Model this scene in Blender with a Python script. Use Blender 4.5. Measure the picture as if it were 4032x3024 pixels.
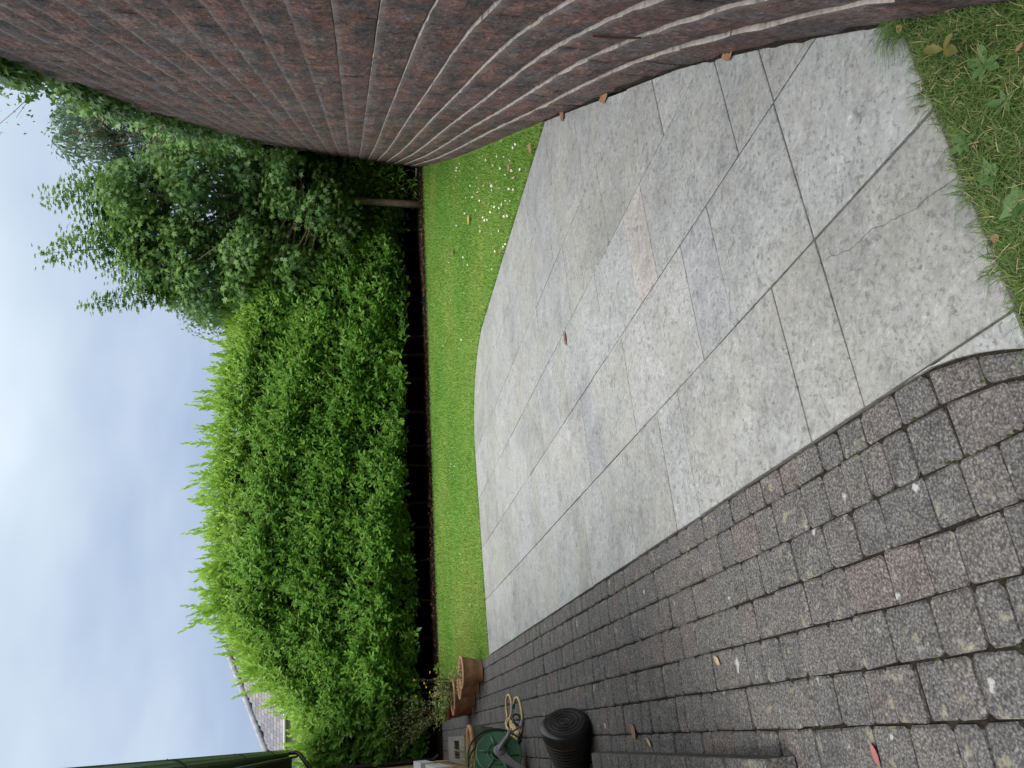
import bpy, math, random
import numpy as np
from mathutils import Matrix, Vector

# ------------------------------------------------------------------ clear, camera, sky, sun, exposure
for o in list(bpy.data.objects): bpy.data.objects.remove(o)
scene = bpy.context.scene
col = scene.collection
R = math.radians
FPX, PITCH, EYE = 3000.0, R(11.7), 1.5          # focal length in photo pixels, downward tilt, eye height
cam_d = bpy.data.cameras.new('camera'); cam = bpy.data.objects.new('camera', cam_d); col.objects.link(cam)
cam_d.sensor_width = 36.0; cam_d.sensor_fit = 'HORIZONTAL'; cam_d.lens = FPX/4032*36
cam_d.clip_start = 0.05; cam_d.clip_end = 2000
sp, cp = math.sin(PITCH), math.cos(PITCH)
# the photograph is stored turned on its side: picture right is down, picture top is right
cam.matrix_world = Matrix(((0, 1, 0, 0), (-sp, 0, -cp, 0), (-cp, 0, sp, EYE), (0, 0, 0, 1)))
scene.camera = cam
scene.render.engine = 'CYCLES'
scene.view_settings.view_transform = 'Standard'; scene.view_settings.look = 'None'
scene.view_settings.gamma = 1; scene.view_settings.exposure = 1.15
SUN_EL, SUN_AZ = R(54), R(-172)                  # azimuth measured from +Y towards +X
world = bpy.data.worlds.new('World'); scene.world = world; world.use_nodes = True
nt = world.node_tree; nt.nodes.clear()
def wn(t, **k):
    n = nt.nodes.new(t)
    for a, b in k.items(): setattr(n, a, b)
    return n
def math_node(tree, op, a, b=None, c=None):
    n = tree.nodes.new('ShaderNodeMath'); n.operation = op
    for i, v in enumerate((a, b, c)):
        if v is None: continue
        if isinstance(v, (int, float)): n.inputs[i].default_value = v
        else: tree.links.new(v, n.inputs[i])
    return n.outputs[0]
tc = wn('ShaderNodeTexCoord'); sepx = wn('ShaderNodeSeparateXYZ'); nt.links.new(tc.outputs['Generated'], sepx.inputs[0])
zc = math_node(nt, 'MAXIMUM', sepx.outputs[2], 0.0)
den = math_node(nt, 'ADD', zc, 0.22)
comb = wn('ShaderNodeCombineXYZ')
nt.links.new(math_node(nt, 'DIVIDE', sepx.outputs[0], den), comb.inputs[0])
nt.links.new(math_node(nt, 'DIVIDE', sepx.outputs[1], den), comb.inputs[1])
no1 = wn('ShaderNodeTexNoise'); no1.inputs['Scale'].default_value = 1.15; no1.inputs['Detail'].default_value = 4; no1.inputs['Roughness'].default_value = .5
nt.links.new(comb.outputs[0], no1.inputs['Vector'])
# overcast sky: brightness grows towards the zenith, soft cloud structure on top
grad = math_node(nt, 'POWER', zc, 0.75)
cl = math_node(nt, 'MULTIPLY_ADD', math_node(nt, 'SUBTRACT', no1.outputs[0], 0.5), 0.60, grad)
ramp = wn('ShaderNodeValToRGB'); nt.links.new(cl, ramp.inputs[0])
cr = ramp.color_ramp; cr.elements[0].position = 0.05; cr.elements[0].color = (0.155, 0.20, 0.29, 1)
cr.elements[1].position = 1.0; cr.elements[1].color = (1.02, 1.04, 1.06, 1)
e = cr.elements.new(.25); e.color = (0.199, 0.252, 0.345, 1)
e = cr.elements.new(.48); e.color = (0.327, 0.381, 0.442, 1)
e = cr.elements.new(.66); e.color = (.50, .535, .56, 1)
sky = wn('ShaderNodeTexSky'); sky.sky_type = 'NISHITA'; sky.sun_disc = False
sky.sun_elevation = SUN_EL; sky.sun_rotation = SUN_AZ; sky.air_density = 1.2; sky.dust_density = 3
bg1 = wn('ShaderNodeBackground'); nt.links.new(sky.outputs[0], bg1.inputs[0]); bg1.inputs[1].default_value = 0.05
bg2 = wn('ShaderNodeBackground'); nt.links.new(ramp.outputs[0], bg2.inputs[0]); bg2.inputs[1].default_value = 1.0
mixs = wn('ShaderNodeMixShader'); mixs.inputs[0].default_value = 0.93
nt.links.new(bg1.outputs[0], mixs.inputs[1]); nt.links.new(bg2.outputs[0], mixs.inputs[2])
wo = wn('ShaderNodeOutputWorld'); nt.links.new(mixs.outputs[0], wo.inputs[0])
sun_d = bpy.data.lights.new('sun', 'SUN'); sun = bpy.data.objects.new('sun', sun_d); col.objects.link(sun)
sun_d.energy = 1.5; sun_d.angle = R(25); sun_d.color = (1, .97, .92)
sdir = Vector((math.sin(SUN_AZ)*math.cos(SUN_EL), math.cos(SUN_AZ)*math.cos(SUN_EL), math.sin(SUN_EL)))
sun.rotation_euler = sdir.to_track_quat('Z', 'Y').to_euler(); sun.location = (0, 0, 30)

# ------------------------------------------------------------------ helpers
rng = np.random.default_rng(11); random.seed(5)
TT = np.array([-.42, .9076]); TT /= np.linalg.norm(TT); NN = np.array([TT[1], -TT[0]])
def P(n, s, z=0.0):                                # patio frame: n to the right, s along the paving rows
    return np.array([n*NN[0]+s*TT[0], n*NN[1]+s*TT[1], z])
def ray(x, y):                                     # photo pixel (4032 x 3024) to direction
    a, b = 1512-y, x-2016
    return np.array([a, -b*sp+FPX*cp, -b*cp-FPX*sp])
def atY(x, y, Y):
    d = ray(x, y); return np.array([0, 0, EYE])+d*(Y/d[1])
def gpt(x, y, z=0.0):
    d = ray(x, y); return np.array([0, 0, EYE])+d*((z-EYE)/d[2])
DSP = 4032/2212
def unit(v): return v/np.maximum(np.linalg.norm(v, axis=-1, keepdims=True), 1e-9)

def np_mesh(name, V, F, mat, attrs=None, smooth=False, matidx=None):
    """V (n,3); F list of (m,k) index arrays; attrs name->per-face array"""
    me = bpy.data.meshes.new(name); V = np.asarray(V, np.float32)
    F = [np.asarray(f, np.int32) for f in F if len(f)]
    loops = np.concatenate([f.ravel() for f in F])
    tot = np.concatenate([np.full(len(f), f.shape[1], np.int32) for f in F])
    start = np.concatenate([[0], np.cumsum(tot)[:-1]]).astype(np.int32)
    me.vertices.add(len(V)); me.vertices.foreach_set('co', V.ravel())
    me.loops.add(len(loops)); me.loops.foreach_set('vertex_index', loops)
    me.polygons.add(len(tot)); me.polygons.foreach_set('loop_start', start); me.polygons.foreach_set('loop_total', tot)
    for m in (mat if isinstance(mat, (list, tuple)) else [mat]): me.materials.append(m)
    if matidx is not None: me.polygons.foreach_set('material_index', np.asarray(matidx, np.int32))
    me.polygons.foreach_set('use_smooth', np.full(len(tot), bool(smooth)))
    for k, a in (attrs or {}).items():
        at = me.attributes.new(k, 'FLOAT', 'FACE'); at.data.foreach_set('value', np.asarray(a, np.float32))
    me.update(calc_edges=True); me.validate()
    return me
def obj(name, me, parent=None, loc=None):
    o = bpy.data.objects.new(name, me); col.objects.link(o)
    if parent is not None: o.parent = parent
    if loc is not None: o.location = loc
    return o
def tag(o, label=None, cat=None, group=None, kind=None):
    if label: o['label'] = label
    if cat: o['category'] = cat
    if group: o['group'] = group
    if kind: o['kind'] = kind
    return o
def thing(name, label, cat, loc=(0, 0, 0), group=None):
    o = bpy.data.objects.new(name, None); col.objects.link(o); o.location = loc; o.empty_display_size = .1
    return tag(o, label, cat, group)

class MB:
    """collects verts and polygons; build() links one mesh object. Coordinates are relative to the parent thing."""
    def __init__(s): s.v = []; s.f = []; s.m = []
    def add(s, vs, fs, m=0):
        b = len(s.v); s.v += [tuple(map(float, p)) for p in vs]
        for f in fs: s.f.append([b+i for i in f]); s.m.append(m)
    def box(s, c, d, rz=0.0, m=0, bev=0.0):
        x, y, z = d[0]/2, d[1]/2, d[2]/2; b = min(bev, x*.9, y*.9, z*.9)
        pts = []
        rings = [(-z, b), (-z+b, 0), (z-b, 0), (z, b)] if b > 0 else [(-z, 0), (z, 0)]
        for zz, i in rings:
            for sx, sy in ((-1, -1), (1, -1), (1, 1), (-1, 1)): pts.append((sx*(x-i), sy*(y-i), zz))
        ca, sa = math.cos(rz), math.sin(rz)
        pts = [(c[0]+p[0]*ca-p[1]*sa, c[1]+p[0]*sa+p[1]*ca, c[2]+p[2]) for p in pts]
        n = len(rings); fs = [(3, 2, 1, 0), tuple(range(4*n-4, 4*n))]
        for r in range(n-1):
            for i in range(4): j = (i+1) % 4; fs.append((r*4+i, r*4+j, r*4+4+j, r*4+4+i))
        s.add(pts, fs, m)
    def tube(s, pts, rad, k=6, m=0, cap=True, closed=False):
        pts = [np.asarray(p, float) for p in pts]; n = len(pts)
        rad = [rad]*n if isinstance(rad, (int, float)) else rad
        vs = []; prev = None
        for i in range(n):
            t = pts[(i+1) % n]-pts[i-1] if closed else pts[min(i+1, n-1)]-pts[max(i-1, 0)]
            t = t/max(np.linalg.norm(t), 1e-9)
            if prev is None:
                a = np.array([0, 0, 1.]) if abs(t[2]) < .9 else np.array([1., 0, 0])
            else: a = prev
            u = a-t*(a@t); u /= max(np.linalg.norm(u), 1e-9); prev = u; w = np.cross(t, u)
            for j in range(k):
                an = 2*math.pi*j/k; vs.append(pts[i]+rad[i]*(u*math.cos(an)+w*math.sin(an)))
        fs = []
        for i in range(n if closed else n-1):
            for j in range(k):
                a, b = i*k+j, i*k+(j+1) % k; c, d = ((i+1) % n)*k+(j+1) % k, ((i+1) % n)*k+j
                fs.append((a, b, c, d))
        if cap and not closed: fs += [tuple(range(k-1, -1, -1)), tuple(range((n-1)*k, n*k))]
        s.add(vs, fs, m)
    def lathe(s, prof, k=32, m=0, M=None):
        vs = []; n = len(prof)
        for r, z in prof:
            for j in range(k):
                an = 2*math.pi*j/k; vs.append((r*math.cos(an), r*math.sin(an), z))
        fs = []
        for i in range(n-1):
            for j in range(k): a, b = i*k+j, i*k+(j+1) % k; fs.append((a, b, b+k, a+k))
        if M is not None: vs = [tuple(M @ Vector(v)) for v in vs]
        s.add(vs, fs, m)
    def build(s, name, mats, parent=None, smooth=False, loc=None, attrs=None):
        me = bpy.data.meshes.new(name); me.from_pydata(s.v, [], s.f)
        for m in (mats if isinstance(mats, (list, tuple)) else [mats]): me.materials.append(m)
        me.polygons.foreach_set('material_index', s.m)
        if smooth: me.polygons.foreach_set('use_smooth', [True]*len(s.f))
        for k, a in (attrs or {}).items():
            at = me.attributes.new(k, 'FLOAT', 'FACE'); at.data.foreach_set('value', np.full(len(s.f), a, np.float32))
        me.update()
        return obj(name, me, parent, loc)

# ------------------------------------------------------------------ materials
class Mat:
    def __init__(s, name, rough=.8, spec=.3):
        s.m = bpy.data.materials.new(name); s.m.use_nodes = True; s.t = s.m.node_tree
        s.b = s.t.nodes['Principled BSDF']; s.out = s.t.nodes['Material Output']
        s.b.inputs['Roughness'].default_value = rough; s.b.inputs['Specular IOR Level'].default_value = spec
        g = s.t.nodes.new('ShaderNodeNewGeometry'); s.pos = g.outputs['Position']; s.nor = g.outputs['Normal']
    def attr(s, k):
        n = s.t.nodes.new('ShaderNodeAttribute'); n.attribute_name = k; return n.outputs['Fac']
    def objrand(s): return s.t.nodes.new('ShaderNodeObjectInfo').outputs['Random']
    def objco(s): return s.t.nodes.new('ShaderNodeTexCoord').outputs['Object']
    def scaled(s, v, sc):
        n = s.t.nodes.new('ShaderNodeMapping'); n.inputs['Scale'].default_value = sc; s.t.links.new(v, n.inputs[0]); return n.outputs[0]
    def off(s, v, f, amt=37.0):               # shift texture space by a random value, so pieces differ
        c = s.t.nodes.new('ShaderNodeVectorMath'); c.operation = 'ADD'; s.t.links.new(v, c.inputs[0])
        k = s.t.nodes.new('ShaderNodeCombineXYZ'); q = math_node(s.t, 'MULTIPLY', f, amt)
        s.t.links.new(q, k.inputs[0]); s.t.links.new(q, k.inputs[2]); s.t.links.new(k.outputs[0], c.inputs[1]); return c.outputs[0]
    def noise(s, scale, detail=3, rough=.55, v=None, dist=0):
        n = s.t.nodes.new('ShaderNodeTexNoise'); n.inputs['Scale'].default_value = scale; n.inputs['Detail'].default_value = detail
        n.inputs['Roughness'].default_value = rough; n.inputs['Distortion'].default_value = dist
        s.t.links.new(v if v is not None else s.pos, n.inputs['Vector']); return n.outputs[0]
    def voro(s, scale, v=None, feat='F1'):
        n = s.t.nodes.new('ShaderNodeTexVoronoi'); n.inputs['Scale'].default_value = scale; n.feature = feat
        s.t.links.new(v if v is not None else s.pos, n.inputs['Vector']); return n.outputs[0]
    def ramp(s, f, stops):
        n = s.t.nodes.new('ShaderNodeValToRGB'); s.t.links.new(f, n.inputs[0]); r = n.color_ramp
        while len(r.elements) < len(stops): r.elements.new(.5)
        for e_, (p, c) in zip(r.elements, stops):
            e_.position = p; e_.color = (*c, 1) if isinstance(c, tuple) else (c, c, c, 1)
        return n.outputs[0]
    def mix(s, f, a, b, mode='MIX'):
        n = s.t.nodes.new('ShaderNodeMix'); n.data_type = 'RGBA'; n.blend_type = mode
        for i, v in ((0, f), (6, a), (7, b)):
            if isinstance(v, (int, float)): n.inputs[i].default_value = v if i == 0 else (v, v, v, 1)
            elif isinstance(v, tuple): n.inputs[i].default_value = (*v, 1)
            else: s.t.links.new(v, n.inputs[i])
        return n.outputs[2]
    def math(s, op, a, b=None, c=None): return math_node(s.t, op, a, b, c)
    def color(s, c):
        if isinstance(c, tuple): s.b.inputs['Base Color'].default_value = (*c, 1)
        else: s.t.links.new(c, s.b.inputs['Base Color'])
    def rough(s, f): s.t.links.new(f, s.b.inputs['Roughness'])
    def bump(s, h, strength=.5, dist=.01):
        n = s.t.nodes.new('ShaderNodeBump'); n.inputs['Strength'].default_value = strength; n.inputs['Distance'].default_value = dist
        s.t.links.new(h, n.inputs['Height']); s.t.links.new(n.outputs[0], s.b.inputs['Normal'])
    def translucent(s, colr, fac):
        t = s.t.nodes.new('ShaderNodeBsdfTranslucent'); mx = s.t.nodes.new('ShaderNodeMixShader'); mx.inputs[0].default_value = fac
        if isinstance(colr, tuple): t.inputs[0].default_value = (*colr, 1)
        else: s.t.links.new(colr, t.inputs[0])
        s.t.links.new(s.b.outputs[0], mx.inputs[1]); s.t.links.new(t.outputs[0], mx.inputs[2]); s.t.links.new(mx.outputs[0], s.out.inputs[0])

def plain(name, c, rough=.7, spec=.3, var=.25, scale=30, bump=.0):
    m = Mat(name, rough, spec); f = m.noise(scale, 4)
    lo = tuple(x*(1-var) for x in c); hi = tuple(min(1, x*(1+var)) for x in c)
    m.color(m.ramp(f, [(.3, lo), (.7, hi)]))
    if bump: m.bump(f, bump, .004)
    return m.m

def leaf_mat(name, dark, mid, young, rough=.42, trans=.22, spec=.45):
    m = Mat(name, rough, spec); r = m.attr('rnd'); t = m.attr('tint')
    c = m.mix(r, dark, mid); c = m.mix(t, c, young)
    m.color(c); m.translucent(m.mix(.5, c, young), trans)
    return m.m

M = {}
# paving slabs: pale grey pressed concrete with worn speckle
m = Mat('slab', .5, .8); r = m.attr('rnd'); tn = m.attr('tint'); pv = m.off(m.pos, r, 19)
c = m.ramp(r, [(0, (.275, .275, .262)), (.4, (.302, .304, .296)), (.7, (.318, .323, .322)), (1, (.345, .349, .346))])
c = m.mix(m.math('MAXIMUM', tn, 0.0), c, (.36, .335, .325)); c = m.mix(m.math('MAXIMUM', m.math('MULTIPLY', tn, -1.0), 0.0), c, (.29, .295, .312))
big = m.noise(1.7, 4, .6); c = m.mix(.85, c, m.ramp(big, [(.3, .72), (.50, 1.0), (.70, 1.13)]), 'MULTIPLY')
pat = m.noise(9, 5, .65, pv); c = m.mix(.8, c, m.ramp(pat, [(.30, .66), (.46, .96), (.56, 1.02), (.70, 1.22)]), 'MULTIPLY')
fine = m.noise(48, 5, .75); c = m.mix(1.0, c, m.ramp(fine, [(.30, .30), (.43, .92), (.57, 1.05), (.72, 1.5)]), 'MULTIPLY')
md = m.noise(24, 4, .7, m.scaled(m.pos, (1, 1, 1)), 1.2); c = m.mix(1.0, c, m.ramp(md, [(.33, .58), (.45, .96), (.60, 1.06), (.72, 1.3)]), 'MULTIPLY')
spk = m.noise(33, 3, .6, pv); c = m.mix(m.ramp(spk, [(.62, 0.0), (.66, .8)]), c, (.15, .135, .125))
wht = m.noise(4.2, 4, .7, pv); c = m.mix(m.ramp(wht, [(.60, 0.0), (.76, .55)]), c, (.45, .46, .48))
yel = m.noise(2.3, 3, .6); c = m.mix(m.ramp(yel, [(.5, 0.0), (.72, .35)]), c, (.33, .315, .25))
m.color(c); m.rough(m.ramp(pat, [(.3, .62), (.7, .42)])); m.bump(m.math('ADD', fine, m.math('ADD', md, m.math('MULTIPLY', pat, .6))), .5, .005); M['slab'] = m.m
# tumbled block pavers with lichen
m = Mat('paver', .85, .25); r = m.attr('rnd'); pv = m.off(m.pos, r, 23)
c = m.ramp(r, [(0, (.128, .126, .124)), (.35, (.142, .138, .134)), (.6, (.150, .142, .138)), (.8, (.155, .142, .137)), (1, (.164, .138, .132))])
pat = m.noise(14, 4, .6, pv); c = m.mix(.8, c, m.ramp(pat, [(.3, .70), (.55, 1.0), (.75, 1.2)]), 'MULTIPLY')
agg = m.voro(120, pv); c = m.mix(.9, c, m.ramp(agg, [(.1, 1.5), (.4, 1.0), (.75, .5)]), 'MULTIPLY')
fine = m.noise(110, 4, .8); c = m.mix(1.0, c, m.ramp(fine, [(.32, .25), (.47, .92), (.55, 1.08), (.70, 1.9)]), 'MULTIPLY')
pit = m.noise(95, 2, .6, pv); c = m.mix(m.ramp(pit, [(.66, 0.0), (.71, .85)]), c, (.05, .03, .04))
ly = m.noise(17, 3, .55, pv); c = m.mix(m.math('MULTIPLY', m.ramp(ly, [(.61, 0.0), (.68, .5)]), m.ramp(m.noise(1.6, 2), [(.40, 0.0), (.58, 1.0)])), c, (.34, .315, .22))
sm = m.noise(42, 2, .5, m.off(m.pos, r, 83)); c = m.mix(m.ramp(sm, [(.67, 0.0), (.71, .35)]), c, (.40, .395, .37))
lw = m.noise(13, 3, .5, m.off(m.pos, r, 61)); c = m.mix(m.ramp(lw, [(.705, 0.0), (.75, .75)]), c, (.48, .49, .50))
m.color(c); m.bump(m.math('ADD', m.math('MULTIPLY', fine, .5), m.math('ADD', m.math('MULTIPLY', agg, -.6), pat)), .6, .006); M['paver'] = m.m
# joint filling between pavers and slabs
m = Mat('joint_soil', .95, .1); f = m.noise(60, 4, .7); g_ = m.noise(5, 3)
c = m.ramp(f, [(.3, (.009, .008, .007)), (.6, (.032, .026, .021)), (.8, (.075, .06, .046))])
c = m.mix(m.ramp(g_, [(.6, 0.0), (.75, .5)]), c, (.03, .042, .016)); m.color(c); m.bump(f, .8, .01); M['joint'] = m.m
m = Mat('slab_bed', .95, .1); f = m.noise(60, 4, .7)
m.color(m.ramp(f, [(.35, (.022, .019, .016)), (.7, (.13, .115, .10))])); m.bump(f, .8, .01); M['slab_bed'] = m.m
# split-face wall blocks
m = Mat('wall_block', .9, .2); r = m.attr('rnd'); pv = m.off(m.pos, r, 9)
wv = m.scaled(m.pos, (.35, .35, 1)); f1 = m.noise(13, 5, .72, m.scaled(m.pos, (.6, .6, 1))); blot = m.noise(7.5, 4, .6, wv); hue = m.noise(5, 3, .6, wv)
c = m.ramp(blot, [(.30, (.095, .090, .096)), (.42, (.145, .117, .115)), (.50, (.185, .130, .120)), (.58, (.28, .150, .122)), (.68, (.21, .175, .178)), (.8, (.30, .27, .275))])
c = m.mix(.75, c, m.ramp(f1, [(.30, .40), (.45, .85), (.55, 1.1), (.72, 1.65)]), 'MULTIPLY')
c = m.mix(m.ramp(hue, [(.52, 0.0), (.66, .55)]), c, (.26, .125, .09)); c = m.mix(m.ramp(m.noise(4, 4, .65, wv), [(.5, 0.0), (.66, .65)]), c, (.095, .095, .10))
c = m.mix(.12, c, m.ramp(r, [(0, (.8, .83, .87)), (1, (1.2, 1.08, 1.05))]), 'MULTIPLY')
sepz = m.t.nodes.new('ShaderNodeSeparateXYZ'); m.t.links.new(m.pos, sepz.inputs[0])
bloom = m.noise(1.6, 4, .6); c = m.mix(m.ramp(bloom, [(.5, 0.0), (.7, .6)]), c, (.27, .235, .23))
fine = m.noise(46, 5, .8, m.scaled(m.pos, (.55, .55, 1))); c = m.mix(1.0, c, m.ramp(fine, [(.30, .16), (.46, .85), (.54, 1.1), (.72, 2.2)]), 'MULTIPLY')
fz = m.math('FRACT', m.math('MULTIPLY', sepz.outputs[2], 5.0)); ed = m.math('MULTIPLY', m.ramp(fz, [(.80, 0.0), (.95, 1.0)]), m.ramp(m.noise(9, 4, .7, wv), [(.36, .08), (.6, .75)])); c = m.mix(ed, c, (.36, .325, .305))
wf = m.noise(7, 3, .6, m.scaled(m.pos, (1, 1, 3.5))); c = m.mix(m.ramp(wf, [(.71, 0.0), (.77, .6)]), c, (.50, .48, .47))
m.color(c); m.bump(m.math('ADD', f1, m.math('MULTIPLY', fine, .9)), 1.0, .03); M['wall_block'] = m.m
m = Mat('block_top', .95, .1); f = m.noise(26, 4, .7); q = m.noise(8, 3, .6)
c = m.ramp(f, [(.3, (.24, .205, .18)), (.5, (.40, .35, .31)), (.72, (.52, .47, .43))])
c = m.mix(m.ramp(q, [(.66, 0.0), (.72, .85)]), c, (.58, .56, .54)); c = m.mix(m.ramp(m.noise(11, 3), [(.62, 0.0), (.7, .6)]), c, (.06, .038, .04))
m.color(c); m.bump(f, .6, .008); M['block_top'] = m.m
M['wall_core'] = plain('wall_core', (.24, .20, .17), .95, .1, .4)
# ground, soil, lawn
m = Mat('soil', .98, .05); f = m.noise(45, 5, .7); m.color(m.ramp(f, [(.3, (.008, .007, .006)), (.55, (.024, .019, .015)), (.75, (.06, .045, .034))])); m.bump(f, 1, .02); M['soil'] = m.m
m = Mat('lawn_ground', .95, .1); f = m.noise(55, 4, .7); q = m.noise(1.1, 4, .6)
c = m.mix(m.ramp(q, [(.35, 0.0), (.7, 1.0)]), m.ramp(f, [(.3, (.11, .24, .03)), (.7, (.2, .38, .06))]), m.ramp(f, [(.3, (.09, .12, .02)), (.7, (.22, .25, .05))]))
m.color(c); m.bump(f, .8, .02); M['lawn_ground'] = m.m
m = Mat('far_ground', .95, .1); f = m.noise(2, 4, .6); m.color(m.ramp(f, [(.3, (.04, .06, .02)), (.7, (.09, .12, .04))])); M['far_ground'] = m.m
def grass_mat(name, a, b, c3, d):
    m = Mat(name, .5, .35); r = m.attr('rnd'); t = m.attr('tint')
    c = m.ramp(r, [(0, a), (.45, b), (.8, c3), (1, d)]); c = m.mix(t, c, (.36, .36, .10)); m.color(c); m.translucent(c, .35); return m.m
M['grass'] = grass_mat('grass', (.11, .25, .04), (.19, .39, .06), (.26, .46, .09), (.36, .44, .14))
M['near_grass'] = grass_mat('near_grass', (.055, .11, .03), (.12, .225, .055), (.21, .29, .09), (.5, .42, .24))
M['straw'] = plain('straw', (.45, .36, .2), .8, .2)
M['weed'] = leaf_mat('weed', (.05, .12, .03), (.09, .19, .06), (.18, .28, .08), .55)
M['daisy'] = plain('daisy_petal', (.80, .80, .76), .7, .2, .05); M['yellow'] = plain('flower_yellow', (.75, .48, .03), .6)
# foliage
M['laurel'] = leaf_mat('laurel', (.088, .215, .04), (.185, .385, .066), (.38, .58, .10), .42, .44, .35)
M['maple'] = leaf_mat('maple', (.038, .098, .028), (.088, .19, .046), (.20, .34, .07), .5, .4)
M['bluegreen'] = leaf_mat('bluegreen', (.045, .095, .052), (.085, .155, .085), (.14, .21, .11), .5, .36)
M['pale_leaf'] = leaf_mat('pale_leaf', (.045, .09, .035), (.085, .15, .06), (.16, .24, .09), .45, .35)
M['ivy'] = leaf_mat('ivy', (.042, .11, .026), (.085, .195, .04), (.20, .34, .07), .38, .3, .5)
M['herb'] = leaf_mat('herb', (.10, .18, .05), (.20, .30, .09), (.38, .48, .13), .5, .3)
M['sage'] = leaf_mat('sage', (.14, .2, .075), (.24, .32, .13), (.38, .42, .21), .7, .2)
m = Mat('bark', .9, .15); f = m.noise(18, 5, .7, m.scaled(m.pos, (1, 1, .3))); m.color(m.ramp(f, [(.3, (.09, .07, .052)), (.7, (.27, .205, .15))])); m.bump(f, .8, .02); M['bark'] = m.m
M['dark_bark'] = plain('dark_bark', (.035, .026, .018), .95, .1, .4, 20, .5)
M['twig'] = plain('twig', (.10, .065, .04), .9, .1); M['inner'] = plain('light_block_core', (.010, .014, .006), .98, .02, .5, 12)  # inner: near-black colour stands in for darkness inside the hedge
# pots and garden things
def clay(name, c, w=.5):
    m = Mat(name, .85, .2); f = m.noise(11, 4, .65); fi = m.noise(120, 3, .7)
    cc = m.ramp(f, [(.3, tuple(x*.72 for x in c)), (.55, c), (.75, tuple(min(1, x*1.25+.03) for x in c))])
    cc = m.mix(m.ramp(m.noise(5, 4, .7), [(.58, 0.0), (.75, w)]), cc, (.45, .38, .32)); m.color(cc); m.bump(fi, .3, .003); return m.m
M['terracotta'] = clay('terracotta', (.36, .195, .115)); M['terracotta_dark'] = clay('terracotta_dark', (.20, .065, .035), .15); M['terracotta_pale'] = clay('terracotta_pale', (.48, .27, .165))
m = Mat('glaze_green', .35, .5); f = m.noise(14, 4); m.color(m.ramp(f, [(.3, (.025, .045, .03)), (.7, (.06, .085, .055))])); M['glaze'] = m.m
m = Mat('black_plastic', .38, .5); f = m.noise(9, 4, .6); m.color(m.ramp(f, [(.35, (.006, .0065, .008)), (.75, (.022, .024, .028))])); m.rough(m.ramp(f, [(.3, .22), (.7, .45)])); M['black'] = m.m
M['scuff'] = plain('scuffed_plastic', (.055, .058, .062), .35, .5)
M['reel_green'] = plain('reel_green', (.075, .20, .115), .35, .5, .15, 12); M['reel_grey'] = plain('reel_grey', (.23, .235, .25), .5, .4, .15, 15)
M['dark_green'] = plain('dark_green', (.008, .04, .025), .4, .5, .2); M['teal'] = plain('teal_plastic', (.01, .10, .085), .4, .5, .2)
M['hose'] = plain('hose_cream', (.62, .47, .24), .5, .4, .12, 25)
M['gutter'] = plain('gutter_green', (.05, .085, .055), .42, .5, .3, 8); M['fascia'] = plain('fascia_dark', (.014, .018, .014), .55, .4, .3, 6); M['gutter_edge'] = plain('gutter_rim', (.14, .19, .12), .5, .4, .3, 9)
M['soffit'] = plain('soffit_dark', (.022, .026, .019), .7, .3, .3, 6); M['pipe'] = plain('pipe_brown', (.022, .013, .011), .45, .4, .3)
m = Mat('house_brick', .9, .15); r = m.attr('rnd'); f = m.noise(40, 4, .7)
c = m.ramp(r, [(0, (.30, .20, .12)), (.5, (.40, .28, .17)), (1, (.47, .36, .24))]); m.color(m.mix(.6, c, m.ramp(f, [(.3, .7), (.7, 1.2)]), 'MULTIPLY')); m.bump(f, .4, .005); M['house_brick'] = m.m
M['mortar'] = plain('mortar', (.26, .22, .18), .95, .1); M['sill'] = plain('sill_concrete', (.50, .50, .48), .85, .2, .15); M['render'] = plain('render', (.55, .52, .46), .9, .1, .1, 3)
m = Mat('roof_tile', .8, .25); r = m.attr('rnd'); oi = m.objrand(); f = m.noise(6, 4, .65)
c = m.ramp(oi, [(0, (.15, .15, .165)), (.5, (.19, .187, .20)), (.85, (.225, .215, .22)), (1, (.26, .235, .225))]); m.color(m.mix(.7, c, m.ramp(f, [(.3, .75), (.7, 1.15)]), 'MULTIPLY')); M['roof_tile'] = m.m
M['roof_under'] = plain('roof_under', (.05, .05, .055), .9, .1); M['ridge'] = plain('ridge_tile', (.30, .31, .34), .8, .2, .2, 4)
M['dry_grass'] = grass_mat('dry_grass', (.13, .19, .045), (.25, .30, .07), (.42, .36, .17), (.55, .45, .26))
M['rust'] = plain('rust', (.055, .025, .014), .9, .2); M['litter'] = plain('leaf_litter', (.10, .05, .03), .85, .2, .5, 20)
M['leaf_tan'] = plain('leaf_tan', (.27, .16, .085), .75, .2, .3, 40); M['leaf_pink'] = plain('leaf_pink', (.36, .14, .13), .6, .3, .25, 40)
M['leaf_brown'] = plain('leaf_brown', (.20, .11, .08), .8, .2, .35, 40); M['leaf_olive'] = plain('leaf_olive', (.13, .12, .03), .55, .35, .25, 30); M['leaf_yellow'] = plain('leaf_yellow', (.42, .32, .06), .7, .2, .2)
M['moss'] = plain('moss', (.030, .045, .014), .95, .1, .6, 60); M['iron'] = plain('iron', (.03, .028, .027), .8, .3); M['pale_slab'] = plain('pale_slab', (.22, .21, .205), .8, .25, .2, 14, .3)

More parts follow.
